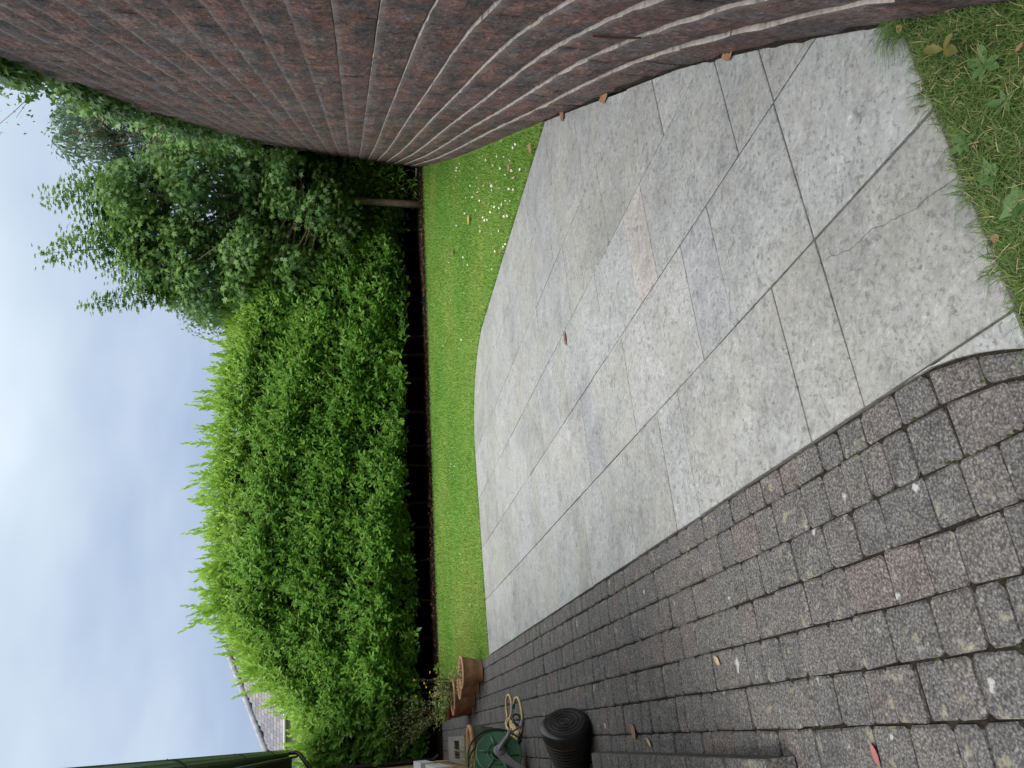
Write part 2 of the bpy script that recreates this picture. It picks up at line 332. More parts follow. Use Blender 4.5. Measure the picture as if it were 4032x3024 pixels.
# ------------------------------------------------------------------ the retaining wall's line
_wy = np.array([-1.5, .2, 1.96, 2.41, 2.88, 3.44, 4.05, 4.63, 5.2, 6.0, 7.1, 10, 12.2, 17.4, 24]); _wx = np.array([-.15, .45, 1.055, 1.208, 1.357, 1.524, 1.680, 1.815, 1.948, 2.138, 2.405, 3.08, 3.61, 4.95, 6.65])
_Y = np.linspace(-1.2, 23, 1200); _X = np.interp(_Y, _wy, _wx)
_k = np.ones(31)/31; _X = np.convolve(np.pad(_X, 15, 'reflect', reflect_type='odd'), _k, 'valid')
def WX(Y): return np.interp(Y, _Y, _X)
_S = np.concatenate([[0], np.cumsum(np.hypot(np.diff(_X), np.diff(_Y)))])
def Wp(a):                                          # arc length to point and outward (lawn side) normal
    Y = np.interp(a, _S, _Y); X = np.interp(a, _S, _X); h = .15
    t = np.array([WX(Y+h)-WX(Y-h), 2*h]); t /= np.linalg.norm(t)
    return np.array([X, Y]), np.array([-t[1], t[0]]), t
CH, SETB = .2, .0155
def wall_top(Y): return 4.6 if Y < 8.6 else 4.4 if Y < 11.2 else 4.2 if Y < 13.8 else 4.0

# ------------------------------------------------------------------ ground, lawn, upper bank
mb = MB(); mb.add([(-400, -400, -.09), (400, -400, -.09), (400, 400, -.09), (-400, 400, -.09)], [(0, 1, 2, 3)])
tag(mb.build('ground', M['far_ground']), kind='structure')
HB0, HB1 = np.array([-4.86, 14.0]), np.array([4.95, 17.25]); HT = (HB1-HB0)/np.linalg.norm(HB1-HB0); HN = np.array([-HT[1], HT[0]])  # away from camera
def hedgeY(X): return HB0[1]+(X-HB0[0])*HT[1]/HT[0]
S0, S1, N0, N1 = 1.28, 9.02, .785, 4.41             # patio limits
CR = 1.25                                            # rounded corner radius
def in_patio(n, s, g=0.0):
    a = (n > N0-g) & (n < N1+g) & (s > S0-g) & (s < S1+g)
    c = (n > N1-CR) & (s > S1-CR) & (np.hypot(n-(N1-CR), s-(S1-CR)) > CR+g)
    return a & ~c
def lawn_ok(X, Y):
    n = X*NN[0]+Y*NN[1]; s = X*TT[0]+Y*TT[1]
    return (X < WX(Y)-.02) & (Y < hedgeY(X)-.02) & (n > .80) & ~in_patio(n, s, .012)
# lawn sheet
xs = []
Yl = np.linspace(.3, 17.4, 120); left = []; right = []
V = []; F = []
for y in Yl:
    xr = float(WX(y))
    xl = (.77-y*NN[1])/NN[0]
    V += [(xl, y, -.022), (xr, y, -.022)]
for i in range(len(Yl)-1):
    if not 1.85 < Yl[i] < 5.85: F.append((2*i, 2*i+1, 2*i+3, 2*i+2))
tag(obj('lawn', np_mesh('lawn', V, [F], M['lawn_ground'])), kind='structure')
# planting bed under the hedge
mb = MB(); a = HB0-HT*7-HN*.12; b = HB1+HT*.3-HN*.12
c = b+HN*4; d = a+HN*4
seg = 40; vs = []; 
for i in range(seg+1):
    p = a+(b-a)*i/seg; q = d+(c-d)*i/seg; j = rng.normal(0, .04)
    vs += [(p[0]-HN[0]*j, p[1]-HN[1]*j, -.016), (p[0]+HN[0]*.5, p[1]+HN[1]*.5, .05), (q[0], q[1], .08)]
fs = []
for i in range(seg): fs += [(3*i, 3*i+3, 3*i+4, 3*i+1), (3*i+1, 3*i+4, 3*i+5, 3*i+2)]
mb.add(vs, fs); tag(mb.build('planting_bed', M['soil']), kind='structure')
# bank held up by the wall
V = []; F = []; ys = np.linspace(-1, 22, 60)
for y in ys:
    z = wall_top(y)-.12; x = float(WX(y))+z*SETB/CH+.12; V += [(x, y, z), (x+1.2, y, z+.1), (x+60, y, z+.6)]
for i in range(len(ys)-1): F += [(3*i, 3*i+1, 3*i+4, 3*i+3), (3*i+1, 3*i+2, 3*i+5, 3*i+4)]
tag(obj('upper_bank', np_mesh('upper_bank', V, [F], M['far_ground'])), kind='structure')

# ------------------------------------------------------------------ patio slabs
def clip(poly, p, nrm):                              # keep the side where (q-p).nrm <= 0
    out = []
    for i in range(len(poly)):
        a, b = poly[i], poly[(i+1) % len(poly)]; da, db = (a-p)@nrm, (b-p)@nrm
        if da <= 0: out.append(a)
        if (da < 0 < db) or (db < 0 < da): out.append(a+(b-a)*da/(da-db))
    return out
def inset(poly, g):
    n = len(poly); out = []
    for i in range(n):
        a, b, c = poly[i-1], poly[i], poly[(i+1) % n]
        e1 = unit(b-a); e2 = unit(c-b); n1 = np.array([-e1[1], e1[0]]); n2 = np.array([-e2[1], e2[0]])
        k = 1+n1@n2; out.append(b+(n1+n2)*g/max(k, .25))
    return out
def area(p): return .5*sum(p[i][0]*p[(i+1) % len(p)][1]-p[(i+1) % len(p)][0]*p[i][1] for i in range(len(p)))
def slab_geo(poly, top, bot, ch, wob=0.0):
    """poly CCW; returns verts, polygons (ring top, chamfer, sides)"""
    k = len(poly); inn = inset(poly, ch); V = []
    tilt = rng.normal(0, wob, 2) if wob else (0, 0); c = np.mean(poly, 0)
    for p in inn: V.append((p[0], p[1], top+(p-c)@tilt))
    for p in poly: V.append((p[0], p[1], top-ch*.8+(p-c)@tilt))
    for p in poly: V.append((p[0], p[1], bot))
    F = [tuple(range(k))]
    for i in range(k):
        j = (i+1) % k; F += [(i, k+i, k+j, j), (k+i, 2*k+i, 2*k+j, k+j)]
    return V, F
patio = obj('patio', None); patio.name = 'patio'
bpy.data.objects.remove(patio)
bed = []
th = np.linspace(0, math.pi/2, 9)
outl = [(N0, S0), (N1, S0+1.2), (N1, S1-CR)]+[(N1-CR+CR*math.cos(t), S1-CR+CR*math.sin(t)) for t in th]+[(N0, S1)]
V = [tuple(P(n, s, -.014)) for n, s in [(N0+.01, S0+.01), (1.72, S0+.01), (4.39, 6.0), (N1-.01, S1-CR)]+[(N1-.01-CR+CR*math.cos(t), S1-.01-CR+CR*math.sin(t)) for t in th[1:]]+[(N0+.01, S1-.01)]]
patio = obj('patio', np_mesh('patio', V, [[list(range(len(V)))]], M['slab_bed'])); tag(patio, kind='structure')
rows = [N0, 1.395, 2.0, 2.605, 3.21, 3.81, N1]
joints = [[S0, 1.87, 2.165, 3.085, 3.36, 3.945, 4.8, 5.08, 5.7, 6.6, 7.39, 8.2, S1],
          [S0, 1.87, 2.47, 2.77, 3.66, 4.25, 4.54, 5.39, 5.97, 6.22, 7.09, 7.7, 8.3, S1],
          [S0, 1.865, 2.15, 3.06, 3.35, 3.935, 4.84, 5.11, 5.67, 6.3, 6.9, 7.8, 8.4, S1],
          [2.0, 2.7, 3.61, 4.23, 4.5, 5.4, 6.0, 6.9, 7.5, 8.1, S1],
          [2.3, 3.0, 3.875, 4.76, 5.35, 5.95, 6.57, 7.2, 8.1, S1],
          [3.2, 3.975, 4.55, 5.32, 5.9, 6.7, 7.3, 8.2, S1]]
special = {(2, 3): 1.0, (1, 2): -.7, (1, 5): -.8, (3, 4): -.5, (4, 3): -.7, (5, 2): -.5, (0, 9): -.3, (4, 5): -.6, (0, 1): .1, (1, 8): .3, (2, 7): -.5}
for ri in range(6):
    for j in range(len(joints[ri])-1):
        a, b = joints[ri][j], joints[ri][j+1]; g = .0038
        poly = [np.array(q, float) for q in ((rows[ri]+g, a+g), (rows[ri+1]-g, a+g), (rows[ri+1]-g, b-g), (rows[ri]+g, b-g))]
        jit = rng.normal(0, .0012, (4, 2)); poly = [p+q for p, q in zip(poly, jit)]
        if ri >= 4:
            for t in np.linspace(.05, math.pi/2-.05, 9):
                u = np.array([math.cos(t), math.sin(t)]); poly = clip(poly, np.array([N1-CR, S1-CR])+u*CR, u)
                if len(poly) < 3: break
        if len(poly) < 3: continue
        poly = [P(*p)[:2] for p in poly]
        for y in (1.6, 2.0, 2.4, 2.8, 3.2, 3.7, 4.3, 5.0, 5.6, 6.2):
            t = unit(np.array([WX(y+.2)-WX(y-.2), .4])); poly = clip(poly, np.array([WX(y)-.012, y]), np.array([t[1], -t[0]]))
            if len(poly) < 3: break
        if len(poly) < 3: continue
        # drop near-duplicate corners
        q = [poly[0]]
        for p in poly[1:]:
            if np.linalg.norm(p-q[-1]) > .012: q.append(p)
        if np.linalg.norm(q[0]-q[-1]) < .012: q.pop()
        if len(q) < 3 or area(q) < .004: continue
        V, F = slab_geo(q, rng.normal(0, .0005), -.05, .003, .0002)
        cen = np.mean(V, 0); cen[2] = 0
        me = np_mesh('slab', np.array(V)-cen, [[f] for f in F], M['slab'], {'rnd': np.full(len(F), rng.random()), 'tint': np.full(len(F), special.get((ri, j), rng.normal(0, .10)))})
        obj('slab', me, patio, cen)

ss_ = [1.29, 1.36, 1.43, 1.5, 1.58, 1.68]; poly = [P(N0-.003, q)[:2] for q in ss_[::-1]]+[P(N0+.001-.65*max(0, 1.68-q)**2, q)[:2] for q in ss_[:-1]]
poly = poly if area(poly) > 0 else poly[::-1]; V, F = slab_geo(poly, 0, -.05, .003); cen = np.mean(V, 0); cen[2] = 0
obj('slab', np_mesh('slab', np.array(V)-cen, [[f] for f in F], M['slab'], {'rnd': np.full(len(F), .8), 'tint': np.zeros(len(F))}), patio, cen)
def crack(px):
    pts = [gpt(x_, y_, .0022)[:2] for x_, y_ in px]; q = []
    for a_, b_ in zip(pts[:-1], pts[1:]):
        for f_ in np.linspace(0, 1, 9)[:-1]: q.append(a_+(b_-a_)*f_+rng.normal(0, .0022, 2))
    q.append(pts[-1]); V = []
    for i_, p_ in enumerate(q): d_ = unit(q[min(i_+1, len(q)-1)]-q[max(i_-1, 0)]); w_ = .0004+.0004*rng.random(); V += [(*(p_-np.array([-d_[1], d_[0]])*w_), .0022), (*(p_+np.array([-d_[1], d_[0]])*w_), .0022)]
    obj('crack', np_mesh('crack', V, [[(2*i_, 2*i_+1, 2*i_+3, 2*i_+2) for i_ in range(len(q)-1)]], M['slab_bed']), patio)
crack([(3770, 690), (3560, 850), (3430, 905), (3340, 985), (3250, 1020)])
# ------------------------------------------------------------------ block paving
path = obj('paved_path', np_mesh('paved_path', [tuple(P(n, s, -.013)) for n, s in ((-.62, .2), (N0-.002, .2), (N0-.002, 14.6), (-.62, 14.6))], [[(0, 1, 2, 3)]], M['joint']))
tag(path, kind='structure')
def edge_n(s): return N0-.004-.65*max(0, 1.68-s)**2
prow = [None, .675, .525, .375, .226, .073, -.082, -.237, -.392, -.547]
def paver_poly(n0, n1, s0, s1, bend0=None, bend1=None):
    g = .0032; c = .012*rng.uniform(.5, 1.4); pts = []
    L, Hh = s1-s0-2*g, 0
    def nn(v, s): return v(s) if callable(v) else v
    for (fs, fn, ds, dn) in ((0, 1, 1, 1),):
        pass
    base = []
    for fs, fn in ((0, 0), (0, 1), (1, 1), (1, 0)):
        s = s0+g if fs == 0 else s1-g; n = nn(n0, s)+g if fn == 0 else nn(n1, s)-g
        base.append(np.array([n, s])+rng.normal(0, .0022, 2))
    out = []
    for i in range(4):                                # cut corners -> octagon, wobbling edges
        a, b, d = base[i-1], base[i], base[(i+1) % 4]
        out += [b+unit(a-b)*c*rng.uniform(.5, 1.3), b+unit(d-b)*c*rng.uniform(.5, 1.3)]
    return out
pav = []
for k in range(9):
    top = edge_n if k == 0 else prow[k]; lo = prow[k+1]
    if k == 0: lo = lambda s: .675-.55*max(0, 1.6-s)**2
    if k == 1: top = lambda s: .675-.55*max(0, 1.6-s)**2
    s = .55+rng.uniform(0, .1)
    while s < 14.5:
        L = rng.choice([.105, .135, .165, .20], p=[.25, .3, .28, .17]) if k else rng.choice([.12, .14, .165])
        e2 = min(s+L*rng.uniform(.96, 1.04), 14.56)
        pav.append((k, s, e2, lo, top)); s = e2
def hidden_step(k, s0, s1): return k >= 7 and 2.75 < s0 and s1 < 4.8
P_near = []; restV = []; restF = []; restR = []
pav.sort(key=lambda q: q[1])
cnt = 0
for k, s0, s1, lo, top in pav:
    if hidden_step(k, s0, s1): continue
    poly = [P(*p)[:2] for p in paver_poly(lo, top, s0, s1)]
    if area(poly) < 0: poly = poly[::-1]
    V, F = slab_geo(poly, rng.normal(0, .0018), -.05, .0075, .006)
    rv = np.clip(rng.beta(1.6, 2.2), 0, 1)
    n_mid = prow[k+1]; visible = s0 > 1.15 and not (n_mid < -.3 and s1 < 5)
    if visible and cnt < 300:
        cen = np.mean(V, 0); cen[2] = 0; cnt += 1
        obj('paver', np_mesh('paver', np.array(V)-cen, [[f] for f in F], M['paver'], {'rnd': np.full(len(F), rv)}), path, cen)
    else:
        b = len(restV); restV += V; restF += [tuple(b+i for i in f) for f in F]; restR += [rv]*len(F)
tri = {}
for f in restF: tri.setdefault(len(f), []).append(f)
order = sorted(tri); Rv = {}
for f, r_ in zip(restF, restR): Rv.setdefault(len(f), []).append(r_)
o = obj('far_pavers', np_mesh('far_pavers', restV, [tri[q] for q in order], M['paver'], {'rnd': np.concatenate([Rv[q] for q in order])}), path); o['kind'] = 'stuff'

# ------------------------------------------------------------------ retaining wall of split-face blocks
wall = thing('retaining_wall', 'tall battered retaining wall of rough brown split-face blocks beside the patio', 'wall', (float(WX(1.8)), 1.8, 0))
WO = np.array(wall.location)
def block_geo(a0, a1, c, rv):
    nu, nv = 4, 2; z0, z1 = c*CH-(.12 if c == 0 else 0), (c+1)*CH-.006
    V = []; F = []; mi = []; base = -c*SETB+rng.normal(0, .0008); skew = rng.normal(0, .0006)
    for iv in range(nv+1):
        for iu in range(nu+1):
            a = a0+(a1-a0)*iu/nu; p, n, t = Wp(a); z = z0+(z1-z0)*iv/nv
            d = base+skew*(iu/nu-.5)*2+rng.normal(0, .0022)
            if iu in (0, nu): d -= .0004
            if iv in (0, nv): d -= .002
            elif 0 < iu < nu: d += .006+rng.normal(0, .003)
            if 0 < iu < nu and iv == nv: d += rng.normal(0, .002)
            q = p+n*d; V.append((q[0], q[1], z+(rng.normal(0, .0012) if iv == nv else 0)))
    for iv in range(nv):
        for iu in range(nu):
            i = iv*(nu+1)+iu; F.append((i, i+nu+1, i+nu+2, i+1)); mi.append(0)
    b = len(V); tb = nv*(nu+1)
    for iu in range(nu+1):                               # top ledge
        a = a0+(a1-a0)*iu/nu; p, n, t = Wp(a); q = p+n*(base-.09); V.append((q[0], q[1], z1))
    for iu in range(nu): F.append((tb+iu, b+iu, b+iu+1, tb+iu+1)); mi.append(1)
    e0 = len(V)
    for a in (a0, a1):
        p, n, t = Wp(a); q = p+n*(base-.09); V.append((q[0], q[1], z0))
    F.append((0, e0, b, tb, nu+1)); mi.append(0); F.append((nu, 2*nu+1, tb+nu, b+nu, e0+1)); mi.append(0)
    return V, F, mi
blocks = []
for c in range(23):
    a = .4+(.22 if c % 2 else 0)
    while a < _S[-1]-.6:
        L = .44*rng.uniform(.97, 1.03); p, n, t = Wp(a+L/2)
        if (c+1)*CH <= wall_top(p[1])+1e-6 and p[1] < 19: blocks.append((c, a, a+L-.0008, p[1]))
        a += L
# those that show largest: inside the frame, nearest first
def in_frame(c, y): z = c*CH+.1; x = float(WX(y))+z*SETB/CH; return y > 1.5 and x/(y*cp-(z-EYE)*sp+1e-6) < .505 and (z-EYE)*cp+y*sp < .66*(y*cp-(z-EYE)*sp)
blocks.sort(key=lambda q: (not in_frame(q[0], q[3]), math.hypot(q[3], q[0]*CH-EYE)))
BV = []; BF4 = []; BF5 = []; B4 = []; B5 = []; m4 = []; m5 = []
for i, (c, a0, a1, y) in enumerate(blocks):
    rv = rng.random(); V, F, mi = block_geo(a0, a1, c, rv)
    if i < 300:
        cen = np.mean(V, 0)
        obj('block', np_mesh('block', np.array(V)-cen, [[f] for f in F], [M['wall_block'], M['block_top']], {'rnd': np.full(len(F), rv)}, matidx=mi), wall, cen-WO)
    else:
        b = len(BV); BV += V
        for f, q in zip(F, mi):
            if len(f) == 4: BF4.append([b+k for k in f]); B4.append(rv); m4.append(q)
            else: BF5.append([b+k for k in f]); B5.append(rv); m5.append(q)
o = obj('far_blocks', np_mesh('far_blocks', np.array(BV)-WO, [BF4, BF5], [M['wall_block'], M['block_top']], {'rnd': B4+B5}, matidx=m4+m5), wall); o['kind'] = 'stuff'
V = []; F = []; aa = np.linspace(.42, np.interp(18.9, _Y, _S), 90)     # solid body behind the faces, stepping with the batter
for i, a in enumerate(aa):
    p, n, t = Wp(a); zt = wall_top(p[1])-.03; q0 = p-n*.012; q1 = p-n*(zt*SETB/CH+.008)
    w = p-n*(zt*SETB/CH+.45)
    V += [(*q0, -.2), (*q1, zt), (*w, zt), (*w, -.2)]
for i in range(len(aa)-1):
    b = 4*i; F += [(b, b+1, b+5, b+4), (b+1, b+2, b+6, b+5), (b+2, b+3, b+7, b+6)]
F += [(3, 2, 1, 0), (4*len(aa)-4, 4*len(aa)-3, 4*len(aa)-2, 4*len(aa)-1)]
obj('wall_core', np_mesh('wall_core', np.array(V)-WO, [F], M['wall_core']), wall)
V = []; F = []
for i, y in enumerate(np.arange(1.75, 6.02, .02)):
    p, n, t = Wp(np.interp(y, _Y, _S)); w = .007+.010*abs(math.sin(i*.37)*math.sin(i*.11+1))+rng.uniform(0, .004); V += [(*(p+n*w), .0012), (*(p-n*.004), .010+rng.uniform(0, .008))]
for i in range(len(V)//2-1): F.append((2*i, 2*i+1, 2*i+3, 2*i+2))
tag(obj('wall_foot_dirt', np_mesh('wall_foot_dirt', V, [F], M['joint'])), 'crumbly dark dirt along the joint between patio and wall', 'dirt', kind='stuff')
# rusty strip hanging on the face
x0 = gpt(2344+0, 130, 0)
def on_wall(x, y):
    d = ray(x, y); Ys = np.linspace(1, 20, 6000); zz = EYE+d[2]/d[1]*Ys; f = d[0]/d[1]*Ys-(WX(Ys)+SETB/CH*np.maximum(zz, 0))
    i = int(np.argmax(f > 0)); return np.array([d[0]/d[1]*Ys[i], Ys[i], zz[i]])
a, b = on_wall(2336, 128), on_wall(2525, 134)
mb = MB(); nrm = np.array([-.96, .28, 0]); off = nrm*.014
mb.tube([a+off-b, (a+b)/2+off*1.2-b, off*1.0], [.005, .006, .004], 5)
tag(mb.build('rusty_strip', M['rust'], loc=tuple(b)), 'thin rusty metal strip standing upright against the block wall face', 'metal strip')

# ------------------------------------------------------------------ leaf machinery
def tmpl_laurel():
    V = np.array([(0, 0, 0), (-.15, .22, .04), (0, .25, 0), (.15, .22, .04), (-.215, .56, .04), (0, .58, -.01), (.215, .56, .04), (-.15, .82, .02), (.15, .82, .02), (0, 1, -.06)])
    F = [(0, 2, 1), (0, 3, 2), (1, 2, 5), (1, 5, 4), (2, 3, 6), (2, 6, 5), (4, 5, 9), (4, 9, 7), (5, 6, 8), (5, 8, 9)]
    return V, np.array(F)
def tmpl_maple():
    V = [(0, 0, 0)]; 
    for an, r in ((-150, .28), (-110, .62), (-85, .38), (-50, .92), (-24, .5), (0, 1.0), (24, .5), (50, .92), (85, .38), (110, .62), (150, .28)):
        V.append((r*math.sin(R(an))*.62, .28+r*math.cos(R(an))*.72, -.10*r*r))
    V[0] = (0, .25, .05)
    return np.array(V), np.array([(0, i+1, i) for i in range(1, 11)])
def tmpl_small():
    V = np.array([(0, 0, 0), (-.24, .45, .05), (0, .5, 0), (.24, .45, .05), (0, 1, -.06)])
    return V, np.array([(0, 2, 1), (0, 3, 2), (1, 2, 4), (2, 3, 4)])
def tmpl_ivy():
    V = np.array([(0, .1, .03), (-.42, 0, -.03), (-.5, .4, -.04), (-.22, .52, 0), (0, 1, -.08), (.22, .52, 0), (.5, .4, -.04), (.42, 0, -.03)])
    return V, np.array([(0, i+1, i) for i in range(1, 7)])
def tmpl_narrow():
    V = np.array([(0, 0, 0), (-.10, .4, .03), (.10, .4, .03), (0, 1, -.1)]); return V, np.array([(0, 2, 1), (1, 2, 3)])
def tmpl_laurel6():
    V = np.array([(0, 0, 0), (-.19, .35, .04), (0, .4, 0), (.19, .35, .04), (-.17, .72, .03), (.17, .72, .03), (0, 1, -.06)])
    return V, np.array([(0, 2, 1), (0, 3, 2), (1, 2, 4), (2, 3, 5), (2, 6, 4), (2, 5, 6)])
LAUREL6 = tmpl_laurel6()
LAUREL, MAPLE, SMALL, IVY, NARROW = tmpl_laurel(), tmpl_maple(), tmpl_small(), tmpl_ivy(), tmpl_narrow()
def leaf_mesh(name, tmpl, O, Yd, Nr, S, rnd, tint, mat, bend=None):
    TV, TF = tmpl; O = np.asarray(O); m_ = len(O); Yd = unit(np.asarray(Yd)); Nr = np.asarray(Nr)
    X = unit(np.cross(Yd, Nr)); Z = np.cross(X, Yd); S = np.asarray(S).reshape(-1, 1, 1)
    V = O[:, None, :]+S*(TV[None, :, 0:1]*X[:, None, :]+TV[None, :, 1:2]*Yd[:, None, :]+TV[None, :, 2:3]*Z[:, None, :])
    F = (TF[None]+(np.arange(m_)*len(TV))[:, None, None]).reshape(-1, 3)
    return np_mesh(name, V.reshape(-1, 3), [F], mat, {'rnd': np.repeat(rnd, len(TF)), 'tint': np.repeat(tint, len(TF))}, smooth=True)
def sprigs(B, Dr, L, k, size, r):
    """leaves spiralling along stems: B base, Dr direction, L length, k leaves each"""
    m_ = len(B); Dr = unit(Dr); h = unit(np.cross(Dr, r.normal(size=(m_, 3)))); w = np.cross(Dr, h)
    O = []; Y = []; Nn = []; S = []; idx = []
    ph0 = r.uniform(0, 6.28, m_)
    for j in range(k):
        f = (j+.5)/k; ph = ph0+j*2.4; rad = h*np.cos(ph)[:, None]+w*np.sin(ph)[:, None]
        spread = .85-.5*f
        O.append(B+Dr*(L*f)[:, None]); y = Dr*(.45+.5*f)+rad*spread+r.normal(0, .15, (m_, 3)); y[:, 2] -= .05; Y.append(y)
        Nn.append(Dr*.7+rad*-.2+np.array([0, -.25, .7])+r.normal(0, .22, (m_, 3)))
        S.append(size*(1-.45*f*f)*r.uniform(.8, 1.15, m_)); idx.append(np.arange(m_))
    return np.concatenate(O), np.concatenate(Y), np.concatenate(Nn), np.concatenate(S), np.concatenate(idx), np.repeat((np.arange(k)+.5)/k, m_)

# ------------------------------------------------------------------ laurel hedge
hx = np.array([-14, -8.5, -6.85, -6.4, -6.1, -5.6, -5.07, -4.36, -3.95, -2.8, -2, -1.5, -.65, .28, .85, 2, 3.2, 4.6, 6.6])
hz = np.array([2.2, 2.2, 2.15, 2.15, 2.25, 2.5, 3.1, 3.55, 3.9, 3.95, 4.08, 4.05, 4.0, 3.95, 3.9, 3.7, 3.5, 3.4, 3.4])
HL = np.linalg.norm(HB1-HB0); HX0 = -12.0
def hedge_top(x): return np.interp(x, hx, hz)
def hedge_off(z, h):                                   # distance of the face behind the base line
    f = np.clip(z/h, 0, 1); return np.interp(f, [0, .08, .25, .55, .8, .93, 1.0], [.30, .10, -.14, -.05, .16, .45, .80])
hedge = thing('laurel_hedge', 'tall dense clipped cherry laurel hedge behind the lawn', 'hedge', (-.5, float(hedgeY(-.5)), 0)); HO = np.array(hedge.location)
r = np.random.default_rng(3)
nS = 14000
x = r.uniform(-10.5, 5.9, nS); h = hedge_top(x); f = r.uniform(.09, 1.0, nS)**.95
lump = .10*np.sin(x*2.3+3*f)+.09*np.sin(x*5.1-f*9)+.07*np.sin(f*14+x*.8)+.10*np.sin(x*1.1+f*21)
z = f*h+lump*.4*(f < .15)
inner = r.random(nS)**1.6*.42
offs = hedge_off(z, h)+lump*-1+inner+np.interp(x, [1.9, 3.3], [0, .75])
p = np.stack([x, hedgeY(x)], 1)+HN[None]*offs[:, None]; B = np.column_stack([p, z])
topz = np.clip((f-.9)/.1, 0, 1)
Dr = np.column_stack([-HN[0]*(1-topz*.8)*.75+r.normal(0, .5, nS), -HN[1]*(1-topz*.8)*.75+r.normal(0, .35, nS), .75+topz*.5+r.normal(0, .32, nS)])
L = r.uniform(.18, .36, nS)
O, Y, Nn, S, idx, fr = sprigs(B, Dr, L, 8, .145, r)
young = np.clip((f[idx]-.78)/.22, 0, 1)*.7*(1-inner[idx]/.45)+(r.random(nS)[idx] < .25)*.22
keep = r.random(len(O)) < np.where(x[idx] > 1.5, .62, 1)
tint = np.clip(young*(.45+.75*fr)+r.normal(0, .05, len(O)), 0, 1)
rnd = np.clip(.55+r.normal(0, .25, len(O)), 0, 1)
o = obj('foliage', leaf_mesh('foliage', LAUREL6, (O-HO)[keep], Y[keep], Nn[keep], S[keep], rnd[keep], tint[keep], M['laurel']), hedge); o['kind'] = 'stuff'
r3 = np.random.default_rng(44); n3 = 2600; x3 = r3.uniform(-10.5, 4.5, n3); h3 = hedge_top(x3); o3 = r3.uniform(.3, 2.3, n3)
B3 = np.column_stack([np.stack([x3, hedgeY(x3)], 1)+HN[None]*o3[:, None], h3*np.interp(o3, [.3, .8, 1.6, 2.3], [.90, .99, .97, .86])+r3.normal(0, .05, n3)])
O3, Y3, N3, S3, i3, f3 = sprigs(B3, np.column_stack([r3.normal(0, .4, (n3, 2)), np.ones(n3)]), r3.uniform(.18, .36, n3), 8, .14, r3)
o = obj('top_growth', leaf_mesh('top_growth', LAUREL6, O3-HO, Y3, N3, S3, r3.random(len(O3)), np.clip(.5+.4*f3+r3.normal(0, .1, len(O3)), 0, 1), M['laurel']), hedge); o['kind'] = 'stuff'
# added near-black core so no light leaks through the hedge, closed to the ground
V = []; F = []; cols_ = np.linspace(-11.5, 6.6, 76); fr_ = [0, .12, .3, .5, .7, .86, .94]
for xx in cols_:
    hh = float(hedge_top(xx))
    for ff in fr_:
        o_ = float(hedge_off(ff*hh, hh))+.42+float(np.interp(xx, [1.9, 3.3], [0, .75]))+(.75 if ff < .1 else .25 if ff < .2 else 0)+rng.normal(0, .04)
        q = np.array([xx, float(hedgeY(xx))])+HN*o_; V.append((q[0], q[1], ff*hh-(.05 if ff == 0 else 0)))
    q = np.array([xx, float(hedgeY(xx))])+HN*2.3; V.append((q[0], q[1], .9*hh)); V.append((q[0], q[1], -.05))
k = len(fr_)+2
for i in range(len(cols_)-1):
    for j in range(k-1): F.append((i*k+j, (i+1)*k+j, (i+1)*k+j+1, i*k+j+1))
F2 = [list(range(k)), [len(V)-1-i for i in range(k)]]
obj('light_block_core', np_mesh('light_block_core', np.array(V)-HO, [F, F2], M['inner']), hedge)
for i, xx in enumerate(np.arange(-9.6, 4.8, .62)):       # stems under the skirt
    q = np.array([xx+rng.normal(0, .12), 0]); q[1] = hedgeY(q[0]); q = q+HN*(rng.uniform(.35, .75)+float(np.interp(q[0], [1.9, 3.3], [0, .7])))
    mb = MB(); rr = rng.uniform(.018, .04); t_ = rng.normal(0, .12, 2)
    mb.tube([(q[0]-HO[0], q[1]-HO[1], 0), (q[0]-HO[0]+t_[0]*.4, q[1]-HO[1]+t_[1]*.4, .45), (q[0]-HO[0]+t_[0], q[1]-HO[1]+.1, 1.1)], [rr*1.2, rr, rr*.8], 6)
    mb.build('stem', M['dark_bark'], hedge)
# new shoots standing up from the top, each a part of its own
shoot_me = []
for v in range(6):
    r2 = np.random.default_rng(70+v); ln = .28+.05*v
    O, Y, Nn, S, idx, fr = sprigs(np.zeros((1, 3)), np.array([[r2.normal(0, .1), r2.normal(0, .1), 1.]]), np.array([ln]), 12+v, .155, r2)
    shoot_me.append(leaf_mesh('leafy_shoot', LAUREL, O, Y+np.array([0, 0, .55]), Nn, S*(1-.2*fr), np.full(len(O), .8), np.clip(.62+.5*fr+r2.normal(0, .08, len(O)), 0, 1), M['laurel']))
for i in range(285):
    xx = rng.uniform(-9.2, 3.0); hh = float(hedge_top(xx)); dep = rng.uniform(-.25, .5)
    q = np.array([xx, float(hedgeY(xx))])+HN*(.62+dep); zz = hh*(1-.16*max(0, -dep)) + .02 + rng.uniform(-.05, .08)
    o = obj('leafy_shoot', shoot_me[int(rng.integers(6))], hedge, (q[0]-HO[0], q[1]-HO[1], zz)); sc = rng.uniform(.75, 1.25)
    o.rotation_euler = (rng.normal(0, .22), rng.normal(0, .22), rng.uniform(0, 6.28)); o.scale = (sc, sc, sc*rng.uniform(.9, 1.2))

